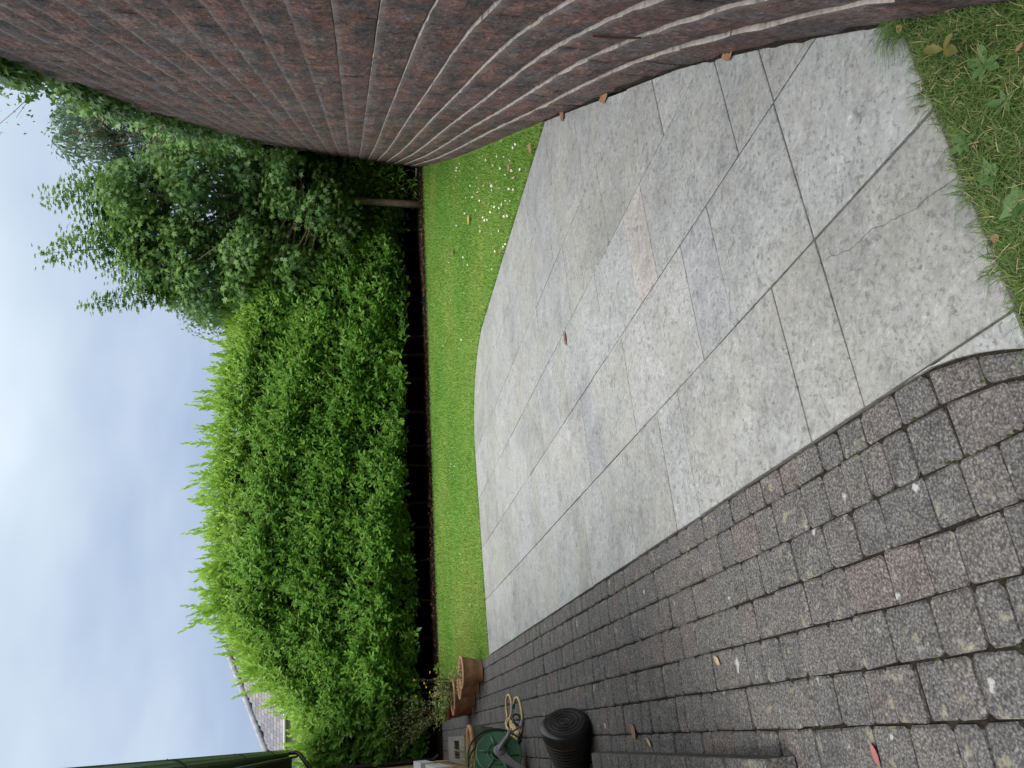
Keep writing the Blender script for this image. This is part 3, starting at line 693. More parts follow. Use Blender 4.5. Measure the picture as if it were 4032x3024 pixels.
# ------------------------------------------------------------------ trees
def limb_tree(name, label, cat, base, trunk_pts, radii, clumps, mat, tmpl, size, per, shoots=(), bark='bark', branch_from=.45, seed=1, tintb=.15, dens=1.0, group=None):
    t = thing(name, label, cat, tuple(base), group); r = np.random.default_rng(seed); base = np.array(base)
    tp = [np.array(q, float)-base for q in trunk_pts]
    mb = MB(); mb.tube(tp, radii, 10); mb.build('trunk', M[bark], t, True)
    O, Y, Nn, S, Rn, Tn = [], [], [], [], [], []
    mbL = MB(); nl = len(tp)
    for ci, (c, rad) in enumerate(clumps):
        c = np.array(c)-base; m_ = max(8, int(per*dens*(rad/.45)**2))
        d = unit(r.normal(size=(m_, 3))); d[:, 2] *= .8; rr = rad*r.random(m_)**.45
        pts = c+d*rr[:, None]
        O.append(pts); y = d*.7+r.normal(0, .55, (m_, 3)); y[:, 2] -= .75; Y.append(y)
        Nn.append(np.column_stack([r.normal(0, .45, m_), r.normal(-.35, .45, m_), np.ones(m_)])); S.append(size*r.uniform(.6, 1.2, m_))
        cl_ = r.normal(.5, .2); Rn.append(np.clip(cl_+r.normal(0, .2, m_), 0, 1)); tb = max(0, r.normal(tintb, .2)); Tn.append(np.clip(tb+.35*(d[:, 2] > .25)*r.random(m_)*(tb > .1)+r.normal(0, .06, m_), 0, 1))
        if ci % 3 == 0:                                     # limb from the trunk to the clump
            k = int(np.clip((c[2]-tp[0][2])/max(tp[-1][2], .1)*nl*.75, nl*branch_from, nl-1)); a = tp[k]; mid = (a+c)/2+np.array([0, 0, -.12*np.linalg.norm(c-a)])
            mbL.tube([a, mid, c], [.028, .02, .01], 5)
    for (b_, tip, w_) in shoots:                             # tall straight leading shoots
        b_ = np.array(b_)-base; tip = np.array(tip)-base; ax = tip-b_; Ln = np.linalg.norm(ax)
        mbL.tube([b_, (b_+tip)/2+r.normal(0, .02, 3), tip], [.016, .009, .003], 5)
        kk = int(Ln/.05)
        for j in range(kk):
            f = j/kk; q = b_+ax*f; ph = j*1.57+r.normal(0, .3); m_ = 4 if f > .85 else 8 if f > .5 else 16
            for s_ in range(m_):
                an = ph+s_*6.283/m_+r.normal(0, .2); rd = np.array([math.cos(an), math.sin(an), .25]); reach = w_*(1-.7*f)*r.uniform(.15, 1)
                O.append((q+rd*reach+r.normal(0, .05, 3))[None]); Y.append((rd+np.array([0, 0, -.25])+r.normal(0, .25, 3))[None]); Nn.append(np.array([[rd[0]*-.3, rd[1]*-.3, 1.]])); S.append(np.array([size*(1.35-.45*f)*r.uniform(.7, 1.15)]))
                Rn.append(np.clip([.5+r.normal(0, .2)], 0, 1)); Tn.append(np.clip([tintb+.25*f+r.normal(0, .1)], 0, 1))
    if mbL.v: mbL.build('limbs', M[bark], t, True)
    cr_ = obj('crown', leaf_mesh('crown', tmpl, np.concatenate(O), np.concatenate(Y), np.concatenate(Nn), np.concatenate(S), np.concatenate(Rn), np.concatenate(Tn), M[mat]), t); cr_['kind'] = 'stuff'
    return t
def inside(poly, x, y):
    c = False; n = len(poly)
    for i in range(n):
        (x1, y1), (x2, y2) = poly[i], poly[(i+1) % n]
        if (y1 > y) != (y2 > y) and x < (x2-x1)*(y-y1)/(y2-y1)+x1: c = not c
    return c
def fill(poly, Y0, dY, count, rad, seed):
    r = np.random.default_rng(seed); xs_ = [q[0] for q in poly]; ys_ = [q[1] for q in poly]; out = []
    while len(out) < count:
        x_, y_ = r.uniform(min(xs_), max(xs_)), r.uniform(min(ys_), max(ys_))
        if inside(poly, x_, y_): out.append((atY(x_*DSP, y_*DSP, Y0+r.uniform(-dY, dY)), r.uniform(*rad)))
    return out
tb = gpt(1662, 805); TY = tb[1]
crown = [(225, 395), (265, 350), (330, 330), (420, 295), (520, 305), (640, 350), (730, 410), (745, 520), (700, 585), (600, 640), (520, 690), (455, 680), (385, 665), (345, 635), (300, 600), (290, 560), (255, 470)]
cl = fill(crown, TY+.1, 1.3, 175, (.32, .55), 21)
sh = lambda bx, by, tx, ty, dy, w: (atY(bx*DSP, by*DSP, TY+dy), atY(tx*DSP, ty*DSP, TY+dy+.15), w)
shoots = [sh(300, 425, 82, 428, 0, .62), sh(300, 395, 125, 398, .4, .5), sh(320, 525, 82, 548, -.3, .52), sh(320, 490, 125, 512, .3, .45), sh(390, 575, 220, 588, .2, .52), sh(420, 615, 170, 662, -.2, .34), sh(390, 590, 265, 612, .5, .4), sh(300, 460, 170, 462, .2, .4)]
tp = [tb+np.array([0, 0, -.05]), tb+np.array([0, 0, .8]), tb+np.array([.02, .02, 1.7]), tb+np.array([.05, .0, 2.6]), tb+np.array([.0, .05, 3.6]), tb+np.array([-.1, .1, 4.6]), tb+np.array([-.25, .1, 5.8]), tb+np.array([-.3, .2, 6.6])]
limb_tree('sycamore_tree', 'sycamore with tall upright leading shoots and a bare slim trunk at the hedge corner', 'tree', tuple(tb), tp, [.095, .08, .075, .07, .06, .034, .035, .02], cl, 'maple', MAPLE, .145, 150, shoots, seed=8, tintb=.2)
# blue-green tree over the wall
poly = [(165, 195), (128, 225), (122, 260), (118, 290), (140, 325), (190, 350), (260, 350), (320, 355), (380, 330), (390, 290), (330, 240), (250, 205)]
bt = atY(330*DSP, 285*DSP, 20.5); gb = np.array([bt[0], bt[1], 4.0])
cl = fill(poly, 20.5, 1.2, 85, (.3, .5), 31)
limb_tree('hanging_leaf_tree', 'blue-green narrow-leaved tree rising above the wall top behind the ivy', 'tree', tuple(gb), [gb+np.array([0, 0, -.1]), gb+np.array([.05, 0, 1]), gb+np.array([0, .1, 2.2]), gb+np.array([-.1, .1, 3.4]), gb+np.array([-.1, .1, 4.6])], [.12, .1, .08, .05, .02], cl, 'bluegreen', SMALL, .15, 100, seed=9, tintb=.25, bark='twig')
# pale round-leaved tree peeping between the sycamore and the hedge
poly = [(385, 655), (372, 690), (400, 705), (455, 712), (470, 740), (500, 740), (520, 690), (480, 650), (420, 640)]
bt = atY(470*DSP, 690*DSP, 20.0); gb = np.array([bt[0], bt[1], 0])
cl = fill(poly, 20.0, .6, 42, (.2, .34), 41)
limb_tree('round_leaf_tree', 'pale round-leaved tree peeping out between the sycamore and the hedge top', 'tree', tuple(gb), [gb+np.array([0, 0, -.1]), gb+np.array([0, 0, 2]), gb+np.array([.05, 0, 4]), gb+np.array([0, .1, 5.2])], [.1, .09, .06, .02], cl, 'pale_leaf', SMALL, .12, 60, seed=10, tintb=.3)
# dark undergrowth in the corner, under the sycamore
poly = [(430, 285), (560, 335), (640, 360), (800, 375), (890, 385), (890, 430), (800, 490), (700, 540), (600, 500), (480, 400)]
bt = np.array([4.7, 18.1, 0.05]); cl = fill(poly, 18.15, .35, 190, (.32, .52), 51)
limb_tree('corner_shrub', 'dark evergreen shrub filling the shaded corner between wall and sycamore trunk', 'shrub', tuple(bt), [bt+np.array([0, 0, -.1]), bt+np.array([0, 0, 1]), bt+np.array([-.1, 0, 2.4]), bt+np.array([-.1, 0, 3.6])], [.07, .06, .04, .02], cl, 'laurel', LAUREL, .13, 46, seed=12, tintb=.0, bark='dark_bark')

# ------------------------------------------------------------------ ivy and scrub along the wall top
iv = thing('ivy', 'trailing ivy and scrub spilling over the top of the block wall', 'ivy', (float(WX(9))+.3, 9, 4.35)); IO = np.array(iv.location)
r = np.random.default_rng(77); O, Y, Nn, S, Tn, Rn = [], [], [], [], [], []
for i in range(520):
    yy = r.uniform(5.6, 18.3); zt = wall_top(yy); hgt = np.interp(yy, [5.5, 8, 9.5, 11, 13, 15.5, 18], [.45, .42, .22, .22, .6, 1.3, 1.0]); k = r.random()
    over = np.interp(yy, [5.5, 9, 12, 15, 18], [.05, .06, .14, .22, .35])
    dz = -r.uniform(.0, 1)*np.interp(yy, [6, 9, 12, 15, 18], [.06, .05, .28, .55, .7]) if k < .3 else r.uniform(0, hgt)
    dx = r.uniform(-over, .05) if k < .3 else r.uniform(-.10, .85)
    c = np.array([float(WX(yy))+zt*SETB/CH+dx, yy, zt+dz]); m_ = 42; rad = r.uniform(.12, .24)
    d = unit(r.normal(size=(m_, 3))); pts = c+d*(rad*r.random(m_)**.5)[:, None]
    O.append(pts); y = d*.5+r.normal(0, .5, (m_, 3)); y[:, 2] -= .5; Y.append(y)
    Nn.append(np.column_stack([-.7+r.normal(0, .5, m_), -.4+r.normal(0, .5, m_), .7+r.normal(0, .3, m_)])); S.append(.085*r.uniform(.6, 1.2, m_))
    q = max(0, r.normal(.2, .25)); Tn.append(np.clip(q+r.normal(0, .1, m_), 0, 1)); Rn.append(np.clip(r.normal(.5, .25, m_), 0, 1))
o = obj('foliage', leaf_mesh('foliage', IVY, np.concatenate(O)-IO, np.concatenate(Y), np.concatenate(Nn), np.concatenate(S), np.concatenate(Rn), np.concatenate(Tn), M['ivy']), iv); o['kind'] = 'stuff'
for i in range(36):
    yy = r.uniform(6, 17.5); zt = wall_top(yy); q = np.array([float(WX(yy))+zt*SETB/CH+r.uniform(-.1, .3), yy, zt-.05])-IO
    mb = MB(); d = np.array([r.normal(-.15, .15), r.normal(.1, .25), r.uniform(.3, .7)]); mb.tube([q, q+d*.5+r.normal(0, .05, 3), q+d], [.010, .008, .004], 4); mb.build('stem', M['twig'], iv)
# thin seed-headed shrub against the sky, near end of the wall
sb = np.array([float(WX(8.3))+.75, 8.3, 4.5]); ss = thing('seedhead_shrub', 'wispy twiggy shrub with small seed heads against the sky on the wall top', 'shrub', tuple(sb))
O, Y, Nn, S = [], [], [], []; mb = MB()
for i in range(26):
    d = np.array([r.normal(-.35, .35), r.normal(-.1, .8), r.uniform(.6, 1.25)]); pts = [np.zeros(3)+np.array([0, r.normal(0, .5), -.05])]
    for j in range(5): pts.append(pts[-1]+d*.22+r.normal(0, .03, 3))
    mb.tube(pts, [.006, .005, .004, .003, .003, .002], 4)
    for j in range(26):
        f = r.uniform(.25, 1); q = pts[0]+(pts[-1]-pts[0])*f+r.normal(0, .07, 3); O.append(q); Y.append(r.normal(size=3)+np.array([0, 0, -.4])); Nn.append(np.array([r.normal(), r.normal(), 1])); S.append(.05*r.uniform(.5, 1.2))
mb.build('twigs', M['twig'], ss); n_ = len(O)
o = obj('foliage', leaf_mesh('foliage', SMALL, O, Y, Nn, S, r.random(n_), r.random(n_)*.5, M['pale_leaf']), ss); o['kind'] = 'stuff'

# ------------------------------------------------------------------ grass
def blades(name, X, Y, H_, W_, mat, rnd, tint, lean=.5, z0=-.022, seed=0, kind='stuff', label=None, cat=None, flat=0.0):
    r = np.random.default_rng(seed); n = len(X); an = r.uniform(0, 6.283, n); d = np.column_stack([np.cos(an), np.sin(an)]); s_ = np.column_stack([-d[:, 1], d[:, 0]])
    ln = np.abs(r.normal(lean, .35, n))*H_
    b = np.column_stack([X, Y, np.full(n, z0)]); V = np.zeros((n, 5, 3))
    w = (W_/2)[:, None]
    V[:, 0] = b; V[:, 0, :2] -= s_*w; V[:, 1] = b; V[:, 1, :2] += s_*w
    V[:, 2] = b; V[:, 2, :2] += d*(ln*.35)[:, None]-s_*w*.8; V[:, 2, 2] += H_*.62; V[:, 3] = V[:, 2]; V[:, 3, :2] += s_*w*1.6
    V[:, 4] = b; V[:, 4, :2] += d*ln[:, None]; V[:, 4, 2] += H_*np.clip(1-.35*np.abs(ln/H_), .25, 1)
    i = (np.arange(n)*5)[:, None]; F4 = i+np.array([[0, 1, 3, 2]]); F3 = i+np.array([[2, 3, 4]])
    o = obj(name, np_mesh(name, V.reshape(-1, 3), [F4, F3], mat, {'rnd': np.concatenate([rnd, rnd]), 'tint': np.concatenate([tint, tint])}))
    return tag(o, label, cat, kind=kind)
r = np.random.default_rng(4); n = 420000
Yg = 5.2+(17.2-5.2)*r.random(n)**1.25; Xg = -6.2+r.random(n)*(WX(Yg)+6.2)
ok = lawn_ok(Xg, Yg) & (Yg > 5) & (Xg*TT[0]+Yg*TT[1] < 14.6); Xg, Yg = Xg[ok], Yg[ok]
ok = r.random(len(Xg)) < np.clip(1.25-(Yg-6)*.055, .5, 1); Xg, Yg = Xg[ok], Yg[ok]; n = len(Xg)
pn = np.sin(Xg*1.7+np.sin(Yg*1.3)*1.4)*.4+.35*np.sin(Yg*2.1+Xg*.6)+.3*np.sin(Xg*4.3+Yg*3.1)*np.sin(Yg*5.2-Xg*2.2)+.35*np.sin(Xg*9.1+2*np.sin(Yg*4))*np.sin(Yg*11+Xg*3)
nn_ = Xg*NN[0]+Yg*NN[1]; ss_ = Xg*TT[0]+Yg*TT[1]
dry = np.clip(.30*np.clip((3.2-nn_)/2.5, 0, 1)+.32*pn+.06+r.normal(0, .16, n), 0, .9)
edge = ~in_patio(nn_, ss_, .012) & in_patio(nn_, ss_, .07)
blades('grass', Xg, Yg, r.uniform(.022, .042, n)*np.where(edge, 1.7, 1)*np.where(Yg > 12, 1.25, 1), r.uniform(.005, .009, n), M['grass'], np.clip(.42+.2*pn+r.normal(0, .28, n), 0, 1), dry, .75, seed=1, label='short mown green grass of the lawn beyond the patio', cat='grass')
# near tuft of grass at the foot of the picture
n = 52000; s_ = r.uniform(.2, 1.30, n); nn_ = r.uniform(.50, 2.05, n); q = np.stack([nn_*NN[0]+s_*TT[0], nn_*NN[1]+s_*TT[1]], 1)
edge_w = S0-.008+.016*np.sin(nn_*23)+.012*np.sin(nn_*57+1)
ok = (q[:, 0] < WX(q[:, 1])-.012) & (s_ < edge_w) & (nn_ > np.where(s_ > 0, .70-.65*np.maximum(0, 1.6-s_)**2, 0)); q = q[ok]; s_ = s_[ok]; n = len(q)
blades('near_grass', q[:, 0], q[:, 1], r.uniform(.025, .075, n)*np.where(s_ > S0-.06, 1.05, 1), r.uniform(.0014, .0034, n), M['near_grass'], np.clip(.45+r.normal(0, .27, n), 0, 1), np.clip(r.normal(.02, .12, n), 0, .5), .95, seed=2, label='shaggy weedy grass with straw at the near patio edge', cat='grass')
m_ = 700; ii = r.integers(0, n, m_); yd = np.column_stack([r.normal(size=(m_, 2)), r.normal(.15, .15, m_)])
straw = np.column_stack([q[ii], r.uniform(.008, .04, m_)])
o = obj('dry_straw', leaf_mesh('dry_straw', (np.array([(-.016, 0, 0), (.016, 0, 0), (.013, .5, .06), (-.013, .5, .06), (0, 1, 0)]), np.array([(0, 1, 2), (0, 2, 3), (3, 2, 4)])), straw, yd, np.column_stack([r.normal(0, .3, (m_, 2)), np.ones(m_)]), r.uniform(.015, .045, m_), r.random(m_), r.random(m_), M['straw'])); tag(o, 'dry straw bits caught in the near grass', 'straw', kind='stuff')
# rosette weeds in the near grass
def weed(px, py, n_, size, label, mat='weed', tm=LAUREL, lift=.25):
    p = gpt(px, py, .015); t = thing('lawn_weed', label, 'weed', tuple(p), 'weeds in the near grass'); rr = np.random.default_rng(int(px))
    for i in range(n_):
        an = i*6.283/n_+rr.normal(0, .25); d = np.array([math.cos(an), math.sin(an), lift+rr.normal(0, .1)])
        me = leaf_mesh('leaf', tm, np.zeros((1, 3)), d[None], np.array([[0, 0, 1.]])+rr.normal(0, .15, (1, 3)), [size*rr.uniform(.7, 1.15)], [rr.random()], [rr.random()*.4], M[mat]); obj('leaf', me, t)
weed(3880, 250, 6, .055, 'grey-green dandelion rosette in the near grass close to the wall')
weed(3800, 560, 7, .042, 'leafy dandelion rosette in the near grass by the patio edge')
weed(3960, 400, 5, .042, 'broad-leaved plantain at the picture edge in the near grass')
weed(4010, 800, 6, .05, 'small clover-like weed in the near grass corner', tm=IVY)
weed(3900, 690, 5, .045, 'tiny round-leaved weed in the middle of the near grass', tm=IVY)
p = gpt(3600, 190, .06); t = thing('dock_leaf_plant', 'olive-brown long-leaved seedling lying over the patio edge by the wall', 'plant', tuple(p-np.array([0, 0, .05])))
for tx, ty in ((3625, 198), (3755, 115), (3780, 205)):
    e_ = gpt(tx if tx != 3625 else 3612, ty, .07); s0_ = gpt(3715, 195, .05)
    d = e_-s0_; obj('leaf', leaf_mesh('leaf', LAUREL, (s0_-np.array(t.location))[None], d[None], np.array([[0, -.2, 1.]]), [np.linalg.norm(d)*.8], [.5], [.0], M['leaf_olive']), t)
# arching tuft at the wall foot
tq = gpt(3560, 60, 0); n = 170; r6 = np.random.default_rng(6)
t = thing('grass_tuft', 'long arching green grass tuft at the foot of the wall', 'grass tuft', tuple(tq))
an = r6.normal(2.6, .8, n); Ln_ = r6.uniform(.06, .17, n); V = []; F = []
for i in range(n):
    d = np.array([math.cos(an[i]), math.sin(an[i]), 0]); s_ = np.array([-d[1], d[0], 0]); b = np.array([*r6.normal(0, .025, 2), -.02]); w = .0022; k0 = len(V)
    for f in (0, .35, .7, 1): c_ = b+d*Ln_[i]*f*f*.9+np.array([0, 0, Ln_[i]*(1.1*f-.75*f*f)]); V += [tuple(c_-s_*w*(1-f*.9)), tuple(c_+s_*w*(1-f*.9))]
    F += [(k0+2*j, k0+2*j+1, k0+2*j+3, k0+2*j+2) for j in range(3)]
o = obj('blades', np_mesh('blades', V, [F], M['near_grass'], {'rnd': np.repeat(r6.uniform(.2, .75, n), 3), 'tint': np.zeros(3*n)}), t); o['kind'] = 'stuff'
# daisies scattered in the lawn by the wall
def daisy_mesh(seed):
    rr = np.random.default_rng(seed); mb = MB()
    for j in range(9):
        an = j*6.283/9; d = np.array([math.cos(an), math.sin(an), .12]); s_ = np.array([-d[1], d[0], 0]); mb.add([d*.003, d*.010+s_*.004, d*.0175+np.array([0, 0, rr.uniform(-.002, .005)]), d*.010-s_*.004], [(0, 1, 2, 3)], 0)
    mb.lathe([(.0, .004), (.004, .003), (.0045, .0)], 6, 1); mb.tube([(0, 0, 0), (.001, 0, -.012), (0, 0, -.026)], .0012, 3, 1)
    me = bpy.data.meshes.new('daisy'); me.from_pydata(mb.v, [], mb.f); me.materials.append(M['daisy']); me.materials.append(M['yellow']); me.polygons.foreach_set('material_index', mb.m); me.update(); return me
dm = [daisy_mesh(q) for q in range(3)]; cnt = 0; r = np.random.default_rng(15)
while cnt < 190:
    k = r.random()
    if k < .72: px, py = r.normal(1062, 46)*DSP, r.normal(405, 80)*DSP
    elif k < .88: px, py = r.normal(985, 25)*DSP, r.uniform(560, 760)*DSP
    else: px, py = r.uniform(950, 1000)*DSP, r.uniform(800, 1300)*DSP
    p = gpt(px, py, .012)
    if not lawn_ok(p[0], p[1]) or p[1] > 15.5: continue
    o = obj('daisy', dm[cnt % 3], None, tuple(p)); sc = r.uniform(.55, 1.0)*(1 if k < .72 else .75); o.scale = (sc, sc, 1); o.rotation_euler = (r.normal(0, .45), r.normal(0, .45), r.uniform(0, 6.28))
    tag(o, 'small white daisy in the lawn grass', 'daisy', 'daisies in the lawn'); cnt += 1
# moss tufts in the paver joints
r = np.random.default_rng(33); V = []; F = []
for i in range(1000):
    k = r.integers(0, 7); s_ = 1.4+12*r.random()**1.6
    w = .5+.5*math.sin(s_*3.1+k*2.0)
    if r.random() > w*(1.0 if k in (1, 2) else .2): continue
    n_ = prow[k] if k else .675; c_ = P(n_+r.normal(0, .004), s_, -.010); rad = r.uniform(.003, .008)*(1.35 if k in (1, 2) else 1); b = len(V)
    for j in range(5): an = j*1.2566+r.random(); V.append((c_[0]+rad*math.cos(an), c_[1]+rad*math.sin(an), c_[2]))
    V.append((c_[0], c_[1], c_[2]+rad*1.5)); F += [(b+j, b+(j+1) % 5, b+5) for j in range(5)]
tag(obj('joint_moss', np_mesh('joint_moss', V, [F], M['moss'], smooth=True)), 'moss and tiny weeds growing in the paver joints', 'moss', kind='stuff')
# leaf litter under the hedge edge
r = np.random.default_rng(35); n = 1500; x = r.uniform(-6, 4.9, n); off_ = r.normal(.16, .12, n); O = np.column_stack([x, hedgeY(x)+off_*1.05, np.where(off_ > 0, .03+.05*np.clip(off_, 0, .5), .012)])
o = obj('leaf_litter', leaf_mesh('leaf_litter', SMALL, O, np.column_stack([r.normal(size=(n, 2)), r.normal(0, .2, n)]), np.column_stack([r.normal(0, .4, (n, 2)), np.ones(n)]), r.uniform(.04, .09, n), r.random(n), r.random(n), M['litter'])); tag(o, 'brown dead leaves strewn along the hedge foot', 'leaf litter', kind='stuff')

# ------------------------------------------------------------------ fallen leaves, one by one
def fallen(px, py, qx, qy, mat, label, curl=.0, name='fallen_leaf', z=.006, wide=1.0):
    a, b = gpt(px, py, z), gpt(qx, qy, z); d = b-a; Ln = np.linalg.norm(d); TV, TF = LAUREL; TV = TV.copy(); TV[:, 0] *= wide; TV[:, 2] = TV[:, 2]*.5+curl*(TV[:, 1]-.5)**2+.02
    o = obj(name, leaf_mesh(name, (TV, TF), np.zeros((1, 3)), d[None], np.array([[0, 0, 1.]]), [Ln], [.5], [.2], M[mat]), None, tuple(a)); return tag(o, label, 'leaf', 'fallen leaves')
fallen(2221, 1300, 2229, 1362, 'leaf_brown', 'brown dry leaf lying alone in the middle of the patio', .12, wide=.85)
fallen(3430, 2925, 3465, 3020, 'leaf_pink', 'pinkish red slender leaf lying on the pavers', .1)
fallen(2484, 2850, 2508, 2908, 'leaf_tan', 'curled tan leaf lying on the pavers in front of the step', .5, wide=1.5)
fallen(2546, 2904, 2566, 2940, 'straw', 'small pale yellow leaf scrap on the pavers by the step', .3, wide=.8)
fallen(2812, 2585, 2836, 2616, 'straw', 'small cream winged seed lying on the pavers', .2, wide=1.2)
fallen(2209, 446, 2222, 466, 'leaf_brown', 'dark red-brown leaf at the wall foot by the patio corner', .3, wide=1.6)
fallen(2365, 395, 2395, 372, 'leaf_tan', 'orange leaf stuck between wall foot and slabs', .2, wide=1.2)
fallen(2850, 225, 2892, 196, 'leaf_tan', 'pair of peach coloured leaf scraps at the foot of the wall', .4, wide=1.6)
fallen(2083, 570, 2096, 602, 'leaf_tan', 'tan leaf on the lawn edge near the patio corner', .3, z=.02)
fallen(2008, 645, 2000, 672, 'leaf_pink', 'pinkish brown leaf lying among the daisies', .3, z=.025, wide=1.4)
fallen(1842, 858, 1848, 872, 'leaf_yellow', 'bright yellow leaf lying on the lawn beyond the daisies', .2, z=.02, wide=2)
fallen(1780, 990, 1784, 1006, 'leaf_brown', 'dark brown leaf lying on the open lawn', .3, z=.02, wide=2)
fallen(1968, 984, 1974, 1004, 'leaf_brown', 'dark curled leaf on the lawn at the patio corner edge', .5, z=.02, wide=1.6)
fallen(4000, 205, 4030, 165, 'leaf_tan', 'tan leaf in the near grass at the picture edge', .2, z=.04, wide=1.1)
fallen(3905, 930, 3938, 945, 'leaf_tan', 'cupped brown and tan leaf on the near grass edge', .6, z=.02, wide=1.8)
fallen(3530, 105, 3552, 122, 'leaf_tan', 'small orange leaf caught in the grass tuft at the wall', .3, z=.03, wide=1.6)

# ------------------------------------------------------------------ our house at the left: eaves, downpipe, brick corner, step
hs = thing('house', 'house at the left edge with dark green eaves gutter and buff brick wall', 'house', tuple(P(-.41, 14.8, 0))); HsO = np.array(hs.location)
NW = -.41; EZ = 2.62; RZ = math.atan2(TT[1], TT[0])         # local x along s
def L(n, s, z): return P(n, s, z)-HsO
def prism(mb, pts_ns, z0, z1, m=0):
    k = len(pts_ns); vs = [L(n, s, z0) for n, s in pts_ns]+[L(n, s, z1) for n, s in pts_ns]
    mb.add(vs, [tuple(range(k-1, -1, -1)), tuple(range(k, 2*k))]+[(i, (i+1) % k, k+(i+1) % k, k+i) for i in range(k)], m)
mb = MB(); prism(mb, [(NW-.012, 2.6), (NW-.012, 14.79), (NW-6, 14.79), (NW-6, 2.6)], -.1, EZ-.05); wl = mb.build('wall', M['mortar'], hs)
bc = 0
def brick(mbx, s0, s1, z, rv):
    prism(mbx, [(NW-.06, s0), (NW, s0), (NW, s1), (NW-.06, s1)], z, z+.065)
rest = MB()
for kz in range(34):
    z = kz*.075; s = 14.8-(.1125 if kz % 2 else 0)
    if kz % 2: mb = MB(); prism(mb, [(NW-.06, 14.7), (NW, 14.7), (NW, 14.8), (NW-.06, 14.8)], z, z+.065); mb.build('brick', M['house_brick'], wl, attrs={'rnd': rng.random()}); bc += 1
    while s-.215 > 2.7:
        if s > 11.6 and kz < 18: mb = MB(); brick(mb, s-.215, s, z, 0); mb.build('brick', M['house_brick'], wl, attrs={'rnd': rng.random()}); bc += 1
        else: brick(rest, s-.215, s, z, 0)
        s -= .225
o = rest.build('brick_courses', M['house_brick'], wl, attrs={'rnd': .5}); o['kind'] = 'stuff'
mb = MB(); prism(mb, [(-.13, 2.2), (-.13, 15.25), (NW-6.3, 15.25), (NW-6.3, 2.2)], EZ-.06, EZ-.045); mb.build('soffit', M['soffit'], hs)
mb = MB(); prism(mb, [(-.10, 2.2), (-.10, 15.28), (-.128, 15.28), (-.128, 2.2)], EZ-.16, EZ+.06); mb.build('fascia', M['fascia'], hs)
# gutter: half round, open on top, along the eaves
V = []; F = []; gs = np.linspace(2.2, 15.3, 30); gpro = [(-.098, .075), (-.098, -.035), (-.06, -.05), (-.035, -.048), (-.022, -.02), (-.012, -.012), (.004, .03), (.004, .07), (.012, .074), (.012, .082), (-.004, .082), (-.006, .03), (-.05, -.03)]; gk = len(gpro)
for s in gs:
    for dn, dz in gpro: V.append(tuple(L(dn, s, EZ+.03+dz)))
for i in range(len(gs)-1):
    for j in range(gk-1): a = i*gk+j; F.append((a, a+1, a+gk+1, a+gk))
ends = [list(range(gk)), [len(V)-1-i for i in range(gk)]]
gt = obj('gutter', np_mesh('gutter', V, [F, ends], M['gutter']), hs)
mb = MB(); mb.tube([L(.008, s, EZ+.108) for s in np.linspace(2.2, 15.3, 12)], .006, 6); mb.build('gutter_rim', M['gutter_edge'], hs, True)
for s in (6.0, 9.2, 12.4):
    mb = MB(); mb.tube([L(dn+.004, s, EZ+.03+dz) for dn, dz in gpro[2:9]], .006, 5); mb.build('gutter_joint', M['gutter'], hs, True)
# roof slope above, with its edge
mb = MB(); a0, a1 = (-.075, EZ+.07), (-3.6, EZ+2.1)
mb.add([L(a0[0], 2.0, a0[1]), L(a0[0], 15.3, a0[1]), L(a1[0], 15.3, a1[1]), L(a1[0], 2.0, a1[1]), L(a0[0], 2.0, a0[1]-.04), L(a0[0], 15.3, a0[1]-.04), L(a1[0], 15.3, a1[1]-.1), L(a1[0], 2.0, a1[1]-.1)], [(0, 1, 2, 3), (7, 6, 5, 4), (0, 4, 5, 1), (1, 5, 6, 2), (2, 6, 7, 3), (3, 7, 4, 0)]); mb.build('roof', M['roof_under'], hs)
# downpipe with swan neck
mb = MB(); mb.tube([L(-.045, 15.12, EZ-.02), L(-.045, 15.12, EZ-.13), L(-.08, 15.05, EZ-.2), L(-.27, 14.78, EZ-.36), L(-.355, 14.68, EZ-.45), L(-.36, 14.66, EZ-.6), L(-.36, 14.66, .28), L(-.36, 14.66, .16), L(-.31, 14.64, .09), L(-.28, 14.63, .06)], .036, 10); mb.build('downpipe', M['pipe'], hs, True)
for s in (6.75, 8.1):
    mb = MB(); prism(mb, [(NW+.002, s-.9), (-.195, s-.9), (-.195, s), (NW+.002, s)], .84, .95); mb.build('window_sill', M['sill'], hs)
    mb = MB(); prism(mb, [(NW+.002, s-.86), (NW+.008, s-.86), (NW+.008, s-.04), (NW+.002, s-.04)], 0.95, 2.1); w = mb.build('window', M['sill'], hs)
